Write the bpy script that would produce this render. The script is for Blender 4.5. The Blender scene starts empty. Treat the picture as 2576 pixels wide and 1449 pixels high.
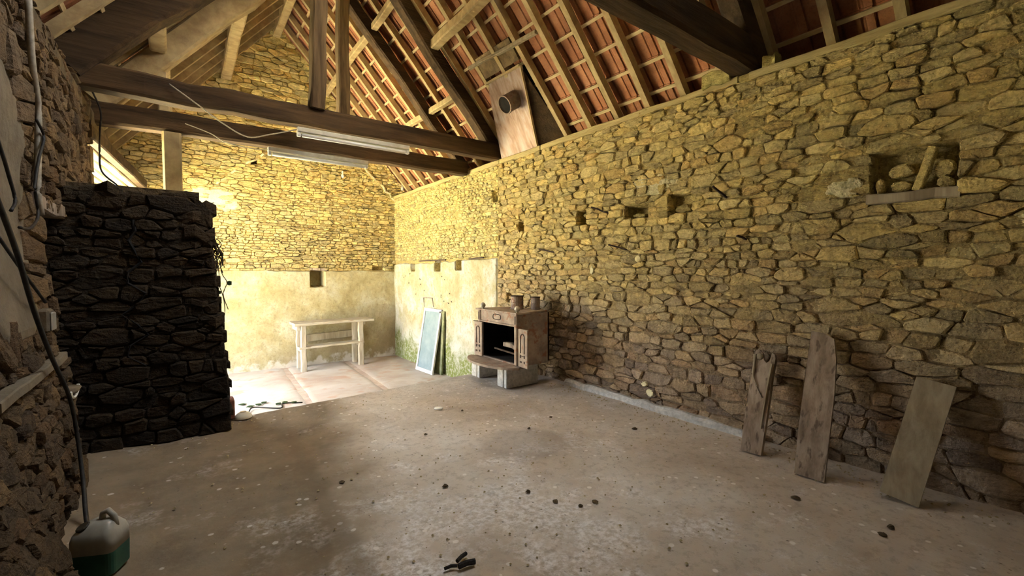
import bpy, math, random
import numpy as np
from mathutils import Vector, Matrix, noise as mnoise

scene = bpy.context.scene
random.seed(7)
R = math.radians

# ------------------------------------------------------------------ camera
F_PX, CAM_H, HEAD, PITCH = 1130.0, 1.45, R(36.3), math.atan(43.5 / 1130.0)
cam_d = bpy.data.cameras.new('camera')
cam_d.sensor_fit = 'HORIZONTAL'
cam_d.sensor_width = 36.0
cam_d.lens = F_PX / 2576.0 * 36.0
cam_d.clip_start = 0.05
cam_d.clip_end = 200
cam = bpy.data.objects.new('camera', cam_d)
cam.location = (0, 0, CAM_H)
cam.rotation_euler = (math.pi / 2 - PITCH, 0, -HEAD)
scene.collection.objects.link(cam)
scene.camera = cam

# ------------------------------------------------------------------ sky, sun, openings
world = bpy.data.worlds.new('sky')
scene.world = world
world.use_nodes = True
wn = world.node_tree
bg = wn.nodes['Background']
bg.inputs[0].default_value = (0.88, 0.94, 1.0, 1)
bg.inputs[1].default_value = 12.5

sun_d = bpy.data.lights.new('sun', 'SUN')
sun_d.energy = 300.0
sun_d.angle = R(0.6)
sun_d.color = (1.0, 0.96, 0.76)
sun = bpy.data.objects.new('sun', sun_d)
sun.rotation_euler = Vector((-0.35, -1.35, -1.0)).to_track_quat('-Z', 'Y').to_euler()
scene.collection.objects.link(sun)


def portal(name, loc, direction, sx, sy):
    d = bpy.data.lights.new(name, 'AREA')
    d.shape = 'RECTANGLE'
    d.size, d.size_y = sx, sy
    d.cycles.is_portal = True
    o = bpy.data.objects.new(name, d)
    o.location = loc
    o.rotation_euler = Vector(direction).to_track_quat('-Z', 'Y').to_euler()
    scene.collection.objects.link(o)


portal('door_portal', (-1.30, 7.85, 1.14), (1, 0, 0), 3.0, 3.28)
portal('skylight_portal', (2.36, 2.9, 5.60), (-0.753, 0, -0.658), 2.7, 2.3)

scene.view_settings.view_transform = 'Standard'
scene.view_settings.look = 'None'
scene.view_settings.gamma = 1.0
scene.view_settings.use_curve_mapping = False
scene.view_settings.exposure = 0.8
scene.cycles.max_bounces = 5
scene.cycles.diffuse_bounces = 5
scene.cycles.adaptive_threshold = 0.2
scene.cycles.caustics_reflective = False
scene.cycles.caustics_refractive = False
scene.cycles.sample_clamp_indirect = 8.0

# ------------------------------------------------------------------ dimensions
XL, XR, YB, YF = -0.73, 3.95, 9.95, -1.6        # wall faces
ZB = -0.50                                      # floor of the far bay
RX, RZ, RK = 1.62, 6.32, 1.145                  # ridge, slope
WT = 3.14                                       # wall top


def roof_z(x):
    return RZ - RK * abs(x - RX)


cf = Vector((math.sin(HEAD) * math.cos(PITCH), math.cos(HEAD) * math.cos(PITCH), -math.sin(PITCH)))
cr = Vector((math.cos(HEAD), -math.sin(HEAD), 0))
cu = cr.cross(cf)


def view_size(p, area):
    """how large something of this area shows in the photograph (0 outside the frame)"""
    d = Vector(p) - Vector((0, 0, CAM_H))
    z = d.dot(cf)
    if z < 0.3:
        return 0.0
    if abs(d.dot(cr) / z) > 1.25 or abs(d.dot(cu) / z) > 0.72:
        return 0.0
    return area / (z * z)


# ------------------------------------------------------------------ materials
def new_mat(name):
    m = bpy.data.materials.new(name)
    m.use_nodes = True
    nt = m.node_tree
    b = nt.nodes['Principled BSDF']
    b.inputs['Specular IOR Level'].default_value = 0.25
    return m, nt, b


def N(nt, t, **kw):
    n = nt.nodes.new(t)
    for k, v in kw.items():
        setattr(n, k, v)
    return n


def pos(nt, scale=(1, 1, 1), rot=(0, 0, 0)):
    g = N(nt, 'ShaderNodeNewGeometry')
    mp = N(nt, 'ShaderNodeMapping')
    mp.vector_type = 'POINT'
    mp.inputs['Scale'].default_value = scale
    mp.inputs['Rotation'].default_value = rot
    nt.links.new(g.outputs['Position'], mp.inputs['Vector'])
    return mp.outputs['Vector']


def nz(nt, vec, scale, detail=6, rough=0.6, dist=0.0):
    n = N(nt, 'ShaderNodeTexNoise')
    n.inputs['Scale'].default_value = scale
    n.inputs['Detail'].default_value = detail
    n.inputs['Roughness'].default_value = rough
    n.inputs['Distortion'].default_value = dist
    nt.links.new(vec, n.inputs['Vector'])
    return n.outputs['Fac']


def ramp(nt, fac, stops):
    r = N(nt, 'ShaderNodeValToRGB')
    el = r.color_ramp.elements
    while len(el) < len(stops):
        el.new(0.5)
    for e, (p, c) in zip(el, stops):
        e.position = p
        e.color = (*c, 1) if len(c) == 3 else c
    nt.links.new(fac, r.inputs['Fac'])
    return r.outputs['Color']


def maprange(nt, v, a, b, c=0.0, d=1.0):
    m = N(nt, 'ShaderNodeMapRange')
    for i, x in enumerate((a, b, c, d)):
        m.inputs[i + 1].default_value = x
    nt.links.new(v, m.inputs[0])
    return m.outputs[0]


def mixc(nt, fac, a, b, mode='MIX'):
    m = N(nt, 'ShaderNodeMix', data_type='RGBA', blend_type=mode)
    for sock, v in ((m.inputs[0], fac), (m.inputs[6], a), (m.inputs[7], b)):
        if hasattr(v, 'is_output'):
            nt.links.new(v, sock)
        elif isinstance(v, (int, float)):
            sock.default_value = v
        else:
            sock.default_value = (*v, 1)
    return m.outputs[2]


def math_(nt, op, a, b=0.0):
    m = N(nt, 'ShaderNodeMath', operation=op)
    for s, v in ((m.inputs[0], a), (m.inputs[1], b)):
        if hasattr(v, 'is_output'):
            nt.links.new(v, s)
        else:
            s.default_value = v
    return m.outputs[0]


def bump(nt, b, fac, strength, dist=0.01):
    bp = N(nt, 'ShaderNodeBump')
    bp.inputs['Strength'].default_value = strength
    bp.inputs['Distance'].default_value = dist
    nt.links.new(fac, bp.inputs['Height'])
    nt.links.new(bp.outputs['Normal'], b.inputs['Normal'])


def simple(name, c1, c2, scale=6, rough=0.85, bs=0.4, bd=0.008, bscale=None, stretch=(1, 1, 1), rot=(0, 0, 0),
           metallic=0.0, lo=0.35, hi=0.65, c3=None, s3=40, spec=0.25):
    m, nt, b = new_mat(name)
    v = pos(nt, stretch, rot)
    f = nz(nt, v, scale, 4, 0.62, 0.3)
    col = ramp(nt, f, [(lo, c1), (hi, c2)])
    if c3:
        col = mixc(nt, maprange(nt, nz(nt, v, s3, 3), 0.56, 0.66), col, c3)
    nt.links.new(col, b.inputs['Base Color'])
    b.inputs['Roughness'].default_value = rough
    b.inputs['Metallic'].default_value = metallic
    b.inputs['Specular IOR Level'].default_value = spec
    if bs:
        bump(nt, b, nz(nt, v, bscale or scale * 4, 3), bs, bd)
    return m


def sep(nt):
    g = N(nt, 'ShaderNodeNewGeometry')
    s = N(nt, 'ShaderNodeSeparateXYZ')
    nt.links.new(g.outputs['Position'], s.inputs[0])
    return s.outputs


def stone_mat(name, warm, cold, zlo, zhi):
    m, nt, b = new_mat(name)
    v = pos(nt)
    at = N(nt, 'ShaderNodeAttribute', attribute_name='tint')
    f = nz(nt, v, 9, 5, 0.7, 0.4)
    k = ramp(nt, f, [(0.30, (0.62, 0.60, 0.58)), (0.5, (0.95, 0.93, 0.90)), (0.72, (1.25, 1.22, 1.15))])
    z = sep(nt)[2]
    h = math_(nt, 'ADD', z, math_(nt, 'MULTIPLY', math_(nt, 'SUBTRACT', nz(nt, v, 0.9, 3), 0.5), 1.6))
    base = mixc(nt, maprange(nt, h, zlo, zhi), cold, warm)  # height ramp paints yellow bounce light into the upper stones
    col = mixc(nt, 1.0, mixc(nt, 1.0, base, at.outputs['Color'], 'MULTIPLY'), k, 'MULTIPLY')
    sp = maprange(nt, nz(nt, v, 55, 4, 0.7), 0.60, 0.70)
    col = mixc(nt, math_(nt, 'MULTIPLY', sp, 0.45), col, mixc(nt, 1.0, base, (1.6, 1.55, 1.45), 'MULTIPLY'))
    nt.links.new(col, b.inputs['Base Color'])
    b.inputs['Roughness'].default_value = 0.92
    hgt = math_(nt, 'ADD', nz(nt, v, 38, 4, 0.65), math_(nt, 'MULTIPLY', nz(nt, pos(nt, (1, 1, 3.5)), 12, 3), 0.9))
    bump(nt, b, hgt, 0.9, 0.024)
    return m


M = {}
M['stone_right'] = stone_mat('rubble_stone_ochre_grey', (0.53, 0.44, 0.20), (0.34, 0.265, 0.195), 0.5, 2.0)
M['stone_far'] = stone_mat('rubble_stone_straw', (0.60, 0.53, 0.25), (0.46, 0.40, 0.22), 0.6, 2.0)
M['stone_back'] = stone_mat('rubble_stone_yellow', (0.84, 0.73, 0.36), (0.43, 0.355, 0.17), 1.0, 3.9)  # upper gable paled in colour to make up for missing light
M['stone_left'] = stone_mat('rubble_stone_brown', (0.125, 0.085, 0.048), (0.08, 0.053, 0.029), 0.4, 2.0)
M['stone_dark'] = stone_mat('shaded_stub_stone', (0.038, 0.026, 0.014), (0.022, 0.015, 0.008), 0.4, 2.0)  # near-black base: shade on the stub's turned-away face is put into the colour
M['mortar_right'] = simple('earth_mortar', (0.30, 0.235, 0.125), (0.44, 0.36, 0.20), 7, 0.95, 0.9, 0.02, 30)
M['mortar_back'] = simple('yellow_earth_mortar', (0.40, 0.29, 0.11), (0.58, 0.45, 0.20), 7, 0.95, 0.9, 0.02, 30)
M['mortar_dark'] = simple('dark_earth_mortar', (0.06, 0.042, 0.022), (0.12, 0.085, 0.045), 7, 0.95, 0.9, 0.02, 30)
M['wood_x'] = simple('dark_oak_beam_x', (0.024, 0.013, 0.006), (0.075, 0.044, 0.020), 3, 0.85, 0.6, 0.012, 16, (0.35, 4, 4))
M['wood_z'] = simple('dark_oak_post', (0.048, 0.030, 0.015), (0.13, 0.090, 0.048), 3, 0.85, 0.6, 0.012, 16, (4, 4, 0.35))
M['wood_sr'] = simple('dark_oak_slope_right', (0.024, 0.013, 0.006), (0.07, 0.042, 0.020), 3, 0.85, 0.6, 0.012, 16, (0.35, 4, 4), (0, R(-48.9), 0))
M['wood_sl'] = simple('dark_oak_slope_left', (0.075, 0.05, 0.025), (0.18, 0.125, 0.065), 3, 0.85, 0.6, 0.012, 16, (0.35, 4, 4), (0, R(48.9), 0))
M['rafter'] = simple('pale_rafter_wood', (0.34, 0.25, 0.125), (0.52, 0.41, 0.22), 4, 0.8, 0.4, 0.006, 20, (1.5, 3, 1.5))
M['rafter_l'] = simple('brown_rafter_wood', (0.26, 0.19, 0.10), (0.42, 0.33, 0.18), 4, 0.8, 0.4, 0.006, 20, (1.5, 3, 1.5))
M['batten'] = simple('batten_wood', (0.42, 0.32, 0.17), (0.62, 0.50, 0.29), 5, 0.8, 0.4, 0.004, 20, (4, 0.6, 4))
M['wood_grey_z'] = simple('weathered_plank', (0.20, 0.145, 0.10), (0.38, 0.30, 0.225), 3, 0.75, 0.5, 0.006, 18, (5, 5, 0.45), c3=(0.14, 0.10, 0.07), s3=5)
M['wood_pale'] = simple('pale_plank', (0.24, 0.19, 0.12), (0.37, 0.31, 0.21), 3, 0.75, 0.5, 0.006, 18, (5, 5, 0.45))
M['wood_bench'] = simple('bleached_bench_wood', (0.34, 0.285, 0.20), (0.52, 0.46, 0.36), 3, 0.7, 0.5, 0.006, 18, (0.6, 5, 3), c3=(0.30, 0.23, 0.15), s3=7)
M['wood_leg'] = simple('bleached_leg_wood', (0.34, 0.28, 0.20), (0.52, 0.46, 0.36), 3, 0.7, 0.5, 0.006, 18, (5, 5, 0.6))
M['wood_plate'] = simple('wall_plate_wood', (0.32, 0.25, 0.11), (0.48, 0.39, 0.18), 4, 0.9, 0.6, 0.01, 22, (4, 0.5, 4))
M['lintel'] = simple('lintel_wood', (0.40, 0.34, 0.22), (0.62, 0.55, 0.38), 4, 0.8, 0.5, 0.006, 22, (4, 0.4, 4))
M['iron'] = simple('cast_iron_dusty', (0.21, 0.155, 0.12), (0.36, 0.285, 0.22), 7, 0.75, 0.4, 0.004, 40, c3=(0.25, 0.12, 0.07), s3=12)
M['soot'] = simple('firebox_soot', (0.006, 0.005, 0.005), (0.02, 0.017, 0.015), 7, 0.95, 0.3, 0.006)
M['rod'] = simple('rusty_iron', (0.03, 0.02, 0.016), (0.075, 0.045, 0.03), 20, 0.8, 0.4, 0.003)
M['brass'] = simple('dull_brass_knob', (0.36, 0.31, 0.22), (0.55, 0.49, 0.38), 20, 0.45, 0.1, 0.002, metallic=0.4)
M['tin'] = simple('rusted_tin', (0.13, 0.095, 0.075), (0.26, 0.20, 0.165), 12, 0.65, 0.3, 0.003, metallic=0.2, c3=(0.16, 0.07, 0.04), s3=18)
M['block'] = simple('concrete_block', (0.40, 0.39, 0.36), (0.62, 0.60, 0.56), 25, 0.95, 0.7, 0.006, 90)
M['white_paint'] = simple('chalky_white_paint', (0.55, 0.54, 0.50), (0.72, 0.71, 0.67), 8, 0.6, 0.2, 0.003)
M['fixture'] = simple('lamp_housing', (0.50, 0.47, 0.38), (0.68, 0.65, 0.55), 6, 0.6, 0.1, 0.002)
M['tube'] = simple('lamp_tube_glass', (0.86, 0.85, 0.78), (0.93, 0.92, 0.88), 4, 0.25, 0.0, spec=0.5)
M['mesh_panel'] = simple('pale_blue_panel', (0.18, 0.24, 0.26), (0.25, 0.31, 0.33), 5, 0.55, 0.25, 0.002, 160)
M['green_board'] = simple('mouldy_board', (0.10, 0.11, 0.05), (0.26, 0.26, 0.15), 9, 0.9, 0.4, 0.004)
M['cable'] = simple('black_cable', (0.012, 0.010, 0.009), (0.03, 0.025, 0.02), 30, 0.6, 0.0)
M['cable_pale'] = simple('dusty_cable', (0.30, 0.26, 0.18), (0.46, 0.41, 0.30), 30, 0.6, 0.0)
M['conduit'] = simple('grey_conduit', (0.20, 0.17, 0.13), (0.33, 0.29, 0.23), 30, 0.6, 0.0)
M['plastic'] = simple('milky_plastic', (0.27, 0.245, 0.20), (0.36, 0.33, 0.275), 9, 0.4, 0.1, 0.002, spec=0.4)
M['liquid'] = simple('green_liquid', (0.012, 0.055, 0.035), (0.02, 0.085, 0.055), 9, 0.3, 0.0, spec=0.4)
M['cap'] = simple('dark_cap', (0.02, 0.016, 0.01), (0.04, 0.032, 0.02), 9, 0.6, 0.1, 0.002)
M['brick'] = simple('dark_red_brick', (0.12, 0.045, 0.025), (0.22, 0.085, 0.05), 18, 0.9, 0.5, 0.004)
M['ceramic'] = simple('cream_ceramic', (0.70, 0.62, 0.45), (0.82, 0.75, 0.60), 9, 0.5, 0.1, 0.002)
M['leaf'] = simple('green_leaf', (0.006, 0.022, 0.004), (0.014, 0.04, 0.008), 30, 0.6, 0.0)
M['twig'] = simple('dry_vine', (0.035, 0.026, 0.016), (0.09, 0.065, 0.04), 30, 0.9, 0.0)
M['charcoal'] = simple('charcoal', (0.012, 0.010, 0.009), (0.035, 0.03, 0.027), 40, 0.9, 0.3, 0.003)
M['slab'] = simple('pinkish_concrete_slab', (0.38, 0.30, 0.25), (0.50, 0.475, 0.44), 1.1, 0.9, 0.35, 0.006, 40, c3=(0.42, 0.30, 0.23), s3=2.2)
M['joint'] = simple('slab_joint_cement', (0.38, 0.29, 0.235), (0.50, 0.41, 0.35), 6, 0.95, 0.4, 0.006)
M['gravel'] = simple('sunlit_yard_gravel', (0.62, 0.55, 0.36), (0.78, 0.70, 0.48), 3, 0.95, 0.3, 0.01)
M['leak_shell'] = simple('dark_leak_shell', (0.012, 0.009, 0.007), (0.025, 0.018, 0.013), 6, 0.95, 0.0)
M['absorbing_wall'] = simple('light_absorbing_masonry', (0.010, 0.008, 0.006), (0.022, 0.018, 0.013), 6, 0.95, 0.3)  # unseen wall blackened to swallow the sun patch from the skylight
M['outer'] = simple('outer_masonry', (0.20, 0.17, 0.12), (0.30, 0.26, 0.19), 6, 0.95, 0.3)


def tile_mat():
    m, nt, b = new_mat('terracotta_tile')
    v = pos(nt)
    col = ramp(nt, nz(nt, v, 4, 6, 0.6), [(0.3, (0.16, 0.062, 0.030)), (0.5, (0.27, 0.115, 0.058)), (0.72, (0.38, 0.185, 0.10))])
    w = N(nt, 'ShaderNodeTexNoise')
    w.inputs['Scale'].default_value = 70
    nt.links.new(v, w.inputs['Vector'])
    col = mixc(nt, maprange(nt, w.outputs['Fac'], 0.55, 0.7, 0, 0.4), col, (0.10, 0.045, 0.025))
    nt.links.new(col, b.inputs['Base Color'])
    b.inputs['Roughness'].default_value = 0.9
    bump(nt, b, nz(nt, v, 90, 4), 0.4, 0.004)
    return m


M['tile'] = tile_mat()


def sheet_metal():
    m, nt, b = new_mat('rust_streaked_sheet')
    v = pos(nt, (1, 3, 0.8))
    f = nz(nt, v, 4, 7, 0.65, 0.6)
    col = ramp(nt, f, [(0.34, (0.10, 0.05, 0.03)), (0.48, (0.24, 0.16, 0.125)), (0.66, (0.42, 0.35, 0.33))])
    nt.links.new(col, b.inputs['Base Color'])
    b.inputs['Roughness'].default_value = 0.5
    b.inputs['Metallic'].default_value = 0.25
    bump(nt, b, f, 0.15, 0.004)
    return m


M['sheet'] = sheet_metal()


def plaster_back():
    m, nt, b = new_mat('yellowed_lime_plaster')
    v = pos(nt)
    x, y, z = sep(nt)
    col = ramp(nt, nz(nt, v, 2.2, 8, 0.68, 0.3), [(0.32, (0.29, 0.23, 0.105)), (0.5, (0.38, 0.325, 0.18)), (0.68, (0.47, 0.43, 0.30))])
    # grey-brown damp rising above the floor near the corner
    damp = math_(nt, 'ADD', math_(nt, 'MULTIPLY', math_(nt, 'SUBTRACT', x, 1.3), 0.28), math_(nt, 'MULTIPLY', z, -0.55))
    damp = math_(nt, 'ADD', damp, math_(nt, 'MULTIPLY', math_(nt, 'SUBTRACT', nz(nt, v, 1.6, 6), 0.5), 1.5))
    col = mixc(nt, maprange(nt, damp, 0.25, 0.75, 0, 0.85), col, (0.26, 0.19, 0.11))
    col = mixc(nt, maprange(nt, nz(nt, v, 18, 5, 0.75), 0.52, 0.64, 0, 0.6), col, (0.24, 0.185, 0.095))
    foot = math_(nt, 'ADD', math_(nt, 'MULTIPLY', z, -1.0), math_(nt, 'MULTIPLY', math_(nt, 'SUBTRACT', nz(nt, v, 5, 5), 0.5), 0.8))
    col = mixc(nt, maprange(nt, foot, 0.36, 0.46, 0, 0.7), col, (0.62, 0.56, 0.48))
    nt.links.new(col, b.inputs['Base Color'])
    b.inputs['Roughness'].default_value = 0.92
    bump(nt, b, nz(nt, v, 26, 6, 0.7), 0.6, 0.012)
    return m


def plaster_right():
    m, nt, b = new_mat('whitewashed_plaster_with_algae')
    v = pos(nt)
    x, y, z = sep(nt)
    col = ramp(nt, nz(nt, v, 2.4, 8, 0.7, 0.4), [(0.34, (0.34, 0.28, 0.14)), (0.5, (0.44, 0.395, 0.25)), (0.64, (0.54, 0.52, 0.45))])
    col = mixc(nt, maprange(nt, nz(nt, v, 16, 5, 0.75), 0.52, 0.62, 0, 0.6), col, (0.27, 0.22, 0.11))
    alg = math_(nt, 'ADD', math_(nt, 'MULTIPLY', z, -0.9), math_(nt, 'MULTIPLY', math_(nt, 'SUBTRACT', nz(nt, v, 2.6, 7, 0.7, 0.5), 0.5), 2.6))
    col = mixc(nt, maprange(nt, math_(nt, 'ADD', math_(nt, 'MULTIPLY', z, -1.0), math_(nt, 'MULTIPLY', nz(nt, v, 3, 4), 1.0)), 0.0, 0.4, 0, 0.6), col, (0.52, 0.52, 0.48))
    col = mixc(nt, math_(nt, 'MULTIPLY', maprange(nt, alg, -0.25, 0.25, 0, 0.95), maprange(nt, nz(nt, v, 20, 4, 0.7), 0.30, 0.52)), col, (0.15, 0.175, 0.03))
    nt.links.new(col, b.inputs['Base Color'])
    b.inputs['Roughness'].default_value = 0.92
    bump(nt, b, nz(nt, v, 30, 6, 0.7), 0.7, 0.012)
    return m


M['plaster_back'] = plaster_back()
M['plaster_right'] = plaster_right()
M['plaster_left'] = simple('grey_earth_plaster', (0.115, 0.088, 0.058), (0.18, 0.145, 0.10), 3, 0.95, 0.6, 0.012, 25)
M['plaster_pale'] = simple('pale_lime_patch', (0.66, 0.56, 0.30), (0.82, 0.76, 0.50), 5, 0.95, 0.7, 0.012, 25)
M['lime_patch'] = simple('crumbling_lime_mortar', (0.34, 0.30, 0.16), (0.66, 0.58, 0.35), 12, 0.95, 1.0, 0.03, 30)


def floor_mat():
    m, nt, b = new_mat('worn_concrete_floor')
    v = pos(nt)
    x, y, z = sep(nt)
    big = nz(nt, v, 0.9, 6, 0.6, 0.3)
    col = ramp(nt, big, [(0.32, (0.42, 0.345, 0.265)), (0.5, (0.56, 0.485, 0.395)), (0.66, (0.66, 0.60, 0.52))])
    # earth-brown floor left of the old channel, the stub's shade painted in
    left = math_(nt, 'ADD', x, math_(nt, 'MULTIPLY', math_(nt, 'SUBTRACT', nz(nt, v, 1.5, 4), 0.5), 0.6))
    left = math_(nt, 'ADD', left, math_(nt, 'MULTIPLY', math_(nt, 'SUBTRACT', y, 2.5), -0.22))
    lmask = maprange(nt, left, 0.55, 1.05, 0.9, 0.0)
    brown = ramp(nt, nz(nt, v, 3, 6), [(0.35, (0.12, 0.082, 0.045)), (0.65, (0.20, 0.145, 0.085))])
    col = mixc(nt, lmask, col, brown)
    # grey cement near the stove
    grey = math_(nt, 'ADD', math_(nt, 'ADD', math_(nt, 'MULTIPLY', x, 0.55), math_(nt, 'MULTIPLY', y, 0.45)), nz(nt, v, 1.3, 4))
    col = mixc(nt, maprange(nt, grey, 3.7, 4.5, 0, 0.75), col, ramp(nt, nz(nt, v, 5, 6), [(0.35, (0.28, 0.265, 0.25)), (0.65, (0.48, 0.455, 0.43))]))
    # white lime bloom, plus painted brightness at the floor centre
    wv = nz(nt, v, 2.0, 5, 0.72, 0.0)
    cx = math_(nt, 'SUBTRACT', x, 1.35)
    cy = math_(nt, 'SUBTRACT', y, 1.75)
    rr = math_(nt, 'SQRT', math_(nt, 'ADD', math_(nt, 'MULTIPLY', cx, cx), math_(nt, 'MULTIPLY', cy, cy)))
    bloom = math_(nt, 'ADD', wv, maprange(nt, rr, 0.0, 1.9, 0.13, -0.06))
    fine = maprange(nt, nz(nt, v, 26, 4, 0.7), 0.40, 0.60)
    col = mixc(nt, math_(nt, 'MULTIPLY', math_(nt, 'MULTIPLY', maprange(nt, bloom, 0.50, 0.62, 0, 0.9), fine), maprange(nt, lmask, 0.0, 0.9, 1.0, 0.35)), col, (0.82, 0.78, 0.74))
    col = mixc(nt, maprange(nt, nz(nt, v, 16, 4, 0.75), 0.50, 0.62, 0, 0.35), col, (0.24, 0.19, 0.135))
    # scattered white spots
    vo = N(nt, 'ShaderNodeTexVoronoi')
    vo.inputs['Scale'].default_value = 9
    nt.links.new(v, vo.inputs['Vector'])
    sz = math_(nt, 'ADD', vo.outputs['Distance'], math_(nt, 'MULTIPLY', nz(nt, v, 22, 3), 0.18))
    spot = math_(nt, 'MULTIPLY', maprange(nt, sz, 0.20, 0.24, 1, 0), maprange(nt, nz(nt, v, 1.7, 4), 0.40, 0.50))
    col = mixc(nt, math_(nt, 'MULTIPLY', spot, maprange(nt, lmask, 0.0, 0.9, 0.8, 0.4)), col, (0.84, 0.79, 0.72))
    # dark specks
    vd = N(nt, 'ShaderNodeTexVoronoi')
    vd.inputs['Scale'].default_value = 17
    nt.links.new(pos(nt, (1.1, 0.9, 1)), vd.inputs['Vector'])
    sd = math_(nt, 'ADD', vd.outputs['Distance'], math_(nt, 'MULTIPLY', nz(nt, v, 30, 3), 0.2))
    speck = math_(nt, 'MULTIPLY', maprange(nt, sd, 0.17, 0.21, 1, 0), maprange(nt, nz(nt, v, 2.1, 4), 0.44, 0.52))
    col = mixc(nt, math_(nt, 'MULTIPLY', speck, 0.7), col, (0.09, 0.07, 0.05))
    # oval damp patch
    ex = math_(nt, 'DIVIDE', math_(nt, 'SUBTRACT', x, 2.30), 0.42)
    ey = math_(nt, 'DIVIDE', math_(nt, 'SUBTRACT', y, 2.95), 0.42)
    er = math_(nt, 'SQRT', math_(nt, 'ADD', math_(nt, 'MULTIPLY', ex, ex), math_(nt, 'MULTIPLY', ey, ey)))
    er = math_(nt, 'ADD', er, math_(nt, 'MULTIPLY', math_(nt, 'SUBTRACT', nz(nt, v, 3, 5), 0.5), 0.7))
    col = mixc(nt, maprange(nt, er, 0.75, 1.0, 0.45, 0), col, (0.26, 0.22, 0.185))
    # old filled channel
    ch = math_(nt, 'ABSOLUTE', math_(nt, 'SUBTRACT', math_(nt, 'ADD', x, math_(nt, 'MULTIPLY', y, -0.03)), 0.60))
    ch = math_(nt, 'ADD', ch, math_(nt, 'MULTIPLY', math_(nt, 'SUBTRACT', nz(nt, v, 4, 4), 0.5), 0.16))
    col = mixc(nt, maprange(nt, ch, 0.03, 0.085, 0.5, 0), col, (0.16, 0.12, 0.08))
    nt.links.new(col, b.inputs['Base Color'])
    b.inputs['Roughness'].default_value = 0.88
    bump(nt, b, math_(nt, 'ADD', nz(nt, v, 30, 7, 0.7), math_(nt, 'MULTIPLY', nz(nt, v, 5, 4), 1.5)), 0.5, 0.012)
    return m


M['floor'] = floor_mat()

# ------------------------------------------------------------------ object helpers
COL = scene.collection
WLOC = {}


def set_props(o, label=None, cat=None, group=None, kind=None, category=None):
    cat = cat or category
    if label:
        o['label'] = label
    if cat:
        o['category'] = cat
    if group:
        o['group'] = group
    if kind:
        o['kind'] = kind
    return o


def empty(name, loc, label=None, cat=None, group=None, kind=None, parent=None):
    o = bpy.data.objects.new(name, None)
    o.empty_display_size = 0.1
    base = WLOC[parent.name] if parent else Vector((0, 0, 0))
    o.location = Vector(loc) - base
    o.parent = parent
    COL.objects.link(o)
    WLOC[o.name] = Vector(loc)
    return set_props(o, label, cat, group, kind)


def build(name, geo, mat, parent=None, smooth=False, tint=None, **props):
    """world-space geometry -> one object with its origin at its own middle"""
    verts, faces = geo
    a = np.asarray(verts, dtype=float)
    c = (a.min(0) + a.max(0)) / 2
    me = bpy.data.meshes.new(name)
    me.from_pydata((a - c).tolist(), [], faces)
    me.materials.append(M[mat] if isinstance(mat, str) else mat)
    if smooth:
        me.polygons.foreach_set('use_smooth', [True] * len(me.polygons))
    if tint is not None:
        at = me.color_attributes.new('tint', 'FLOAT_COLOR', 'POINT')
        t = np.asarray(tint, dtype=np.float32)
        if t.ndim == 1:
            t = np.tile(t, (len(verts), 1))
        at.data.foreach_set('color', np.hstack([t, np.ones((len(t), 1), np.float32)]).ravel())
    o = bpy.data.objects.new(name, me)
    base = WLOC[parent.name] if parent else Vector((0, 0, 0))
    o.location = Vector(c) - base
    o.parent = parent
    COL.objects.link(o)
    WLOC[o.name] = Vector(c)
    return set_props(o, **props)


def merge(*geos):
    V, Fc = [], []
    for v, f in geos:
        n = len(V)
        V += [tuple(p) for p in v]
        Fc += [tuple(i + n for i in q) for q in f]
    return V, Fc


def xform(geo, mat4):
    return [tuple(mat4 @ Vector(p)) for p in geo[0]], geo[1]


def box(x0, x1, y0, y1, z0, z1, b=0.0):
    """box with chamfered edges"""
    if b <= 0:
        V = [(x, y, z) for x in (x0, x1) for y in (y0, y1) for z in (z0, z1)]
        return V, [(0, 1, 3, 2), (4, 6, 7, 5), (0, 4, 5, 1), (2, 3, 7, 6), (0, 2, 6, 4), (1, 5, 7, 3)]
    V, idx = [], {}
    for i, x in enumerate((x0, x1)):
        for j, y in enumerate((y0, y1)):
            for k, z in enumerate((z0, z1)):
                sx, sy, sz = (1, -1)[i] * b, (1, -1)[j] * b, (1, -1)[k] * b
                for a, p in enumerate(((x, y + sy, z + sz), (x + sx, y, z + sz), (x + sx, y + sy, z))):
                    idx[i, j, k, a] = len(V)
                    V.append(p)
    Fc = []
    for i in (0, 1):
        Fc.append([idx[i, j, k, 0] for j, k in ((0, 0), (0, 1), (1, 1), (1, 0))][::(1 if i == 0 else -1)])
        Fc.append([idx[j, i, k, 1] for j, k in ((0, 0), (1, 0), (1, 1), (0, 1))][::(1 if i == 0 else -1)])
        Fc.append([idx[j, k, i, 2] for j, k in ((0, 0), (0, 1), (1, 1), (1, 0))][::(1 if i == 0 else -1)])
    for i in (0, 1):
        for j in (0, 1):
            Fc.append([idx[i, j, 0, 0], idx[i, j, 0, 1], idx[i, j, 1, 1], idx[i, j, 1, 0]])
            Fc.append([idx[i, 0, j, 0], idx[i, 0, j, 2], idx[i, 1, j, 2], idx[i, 1, j, 0]])
            Fc.append([idx[0, i, j, 1], idx[0, i, j, 2], idx[1, i, j, 2], idx[1, i, j, 1]])
            for k in (0, 1):
                Fc.append([idx[i, j, k, 0], idx[i, j, k, 1], idx[i, j, k, 2]])
    return V, [tuple(f) for f in Fc]


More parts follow.
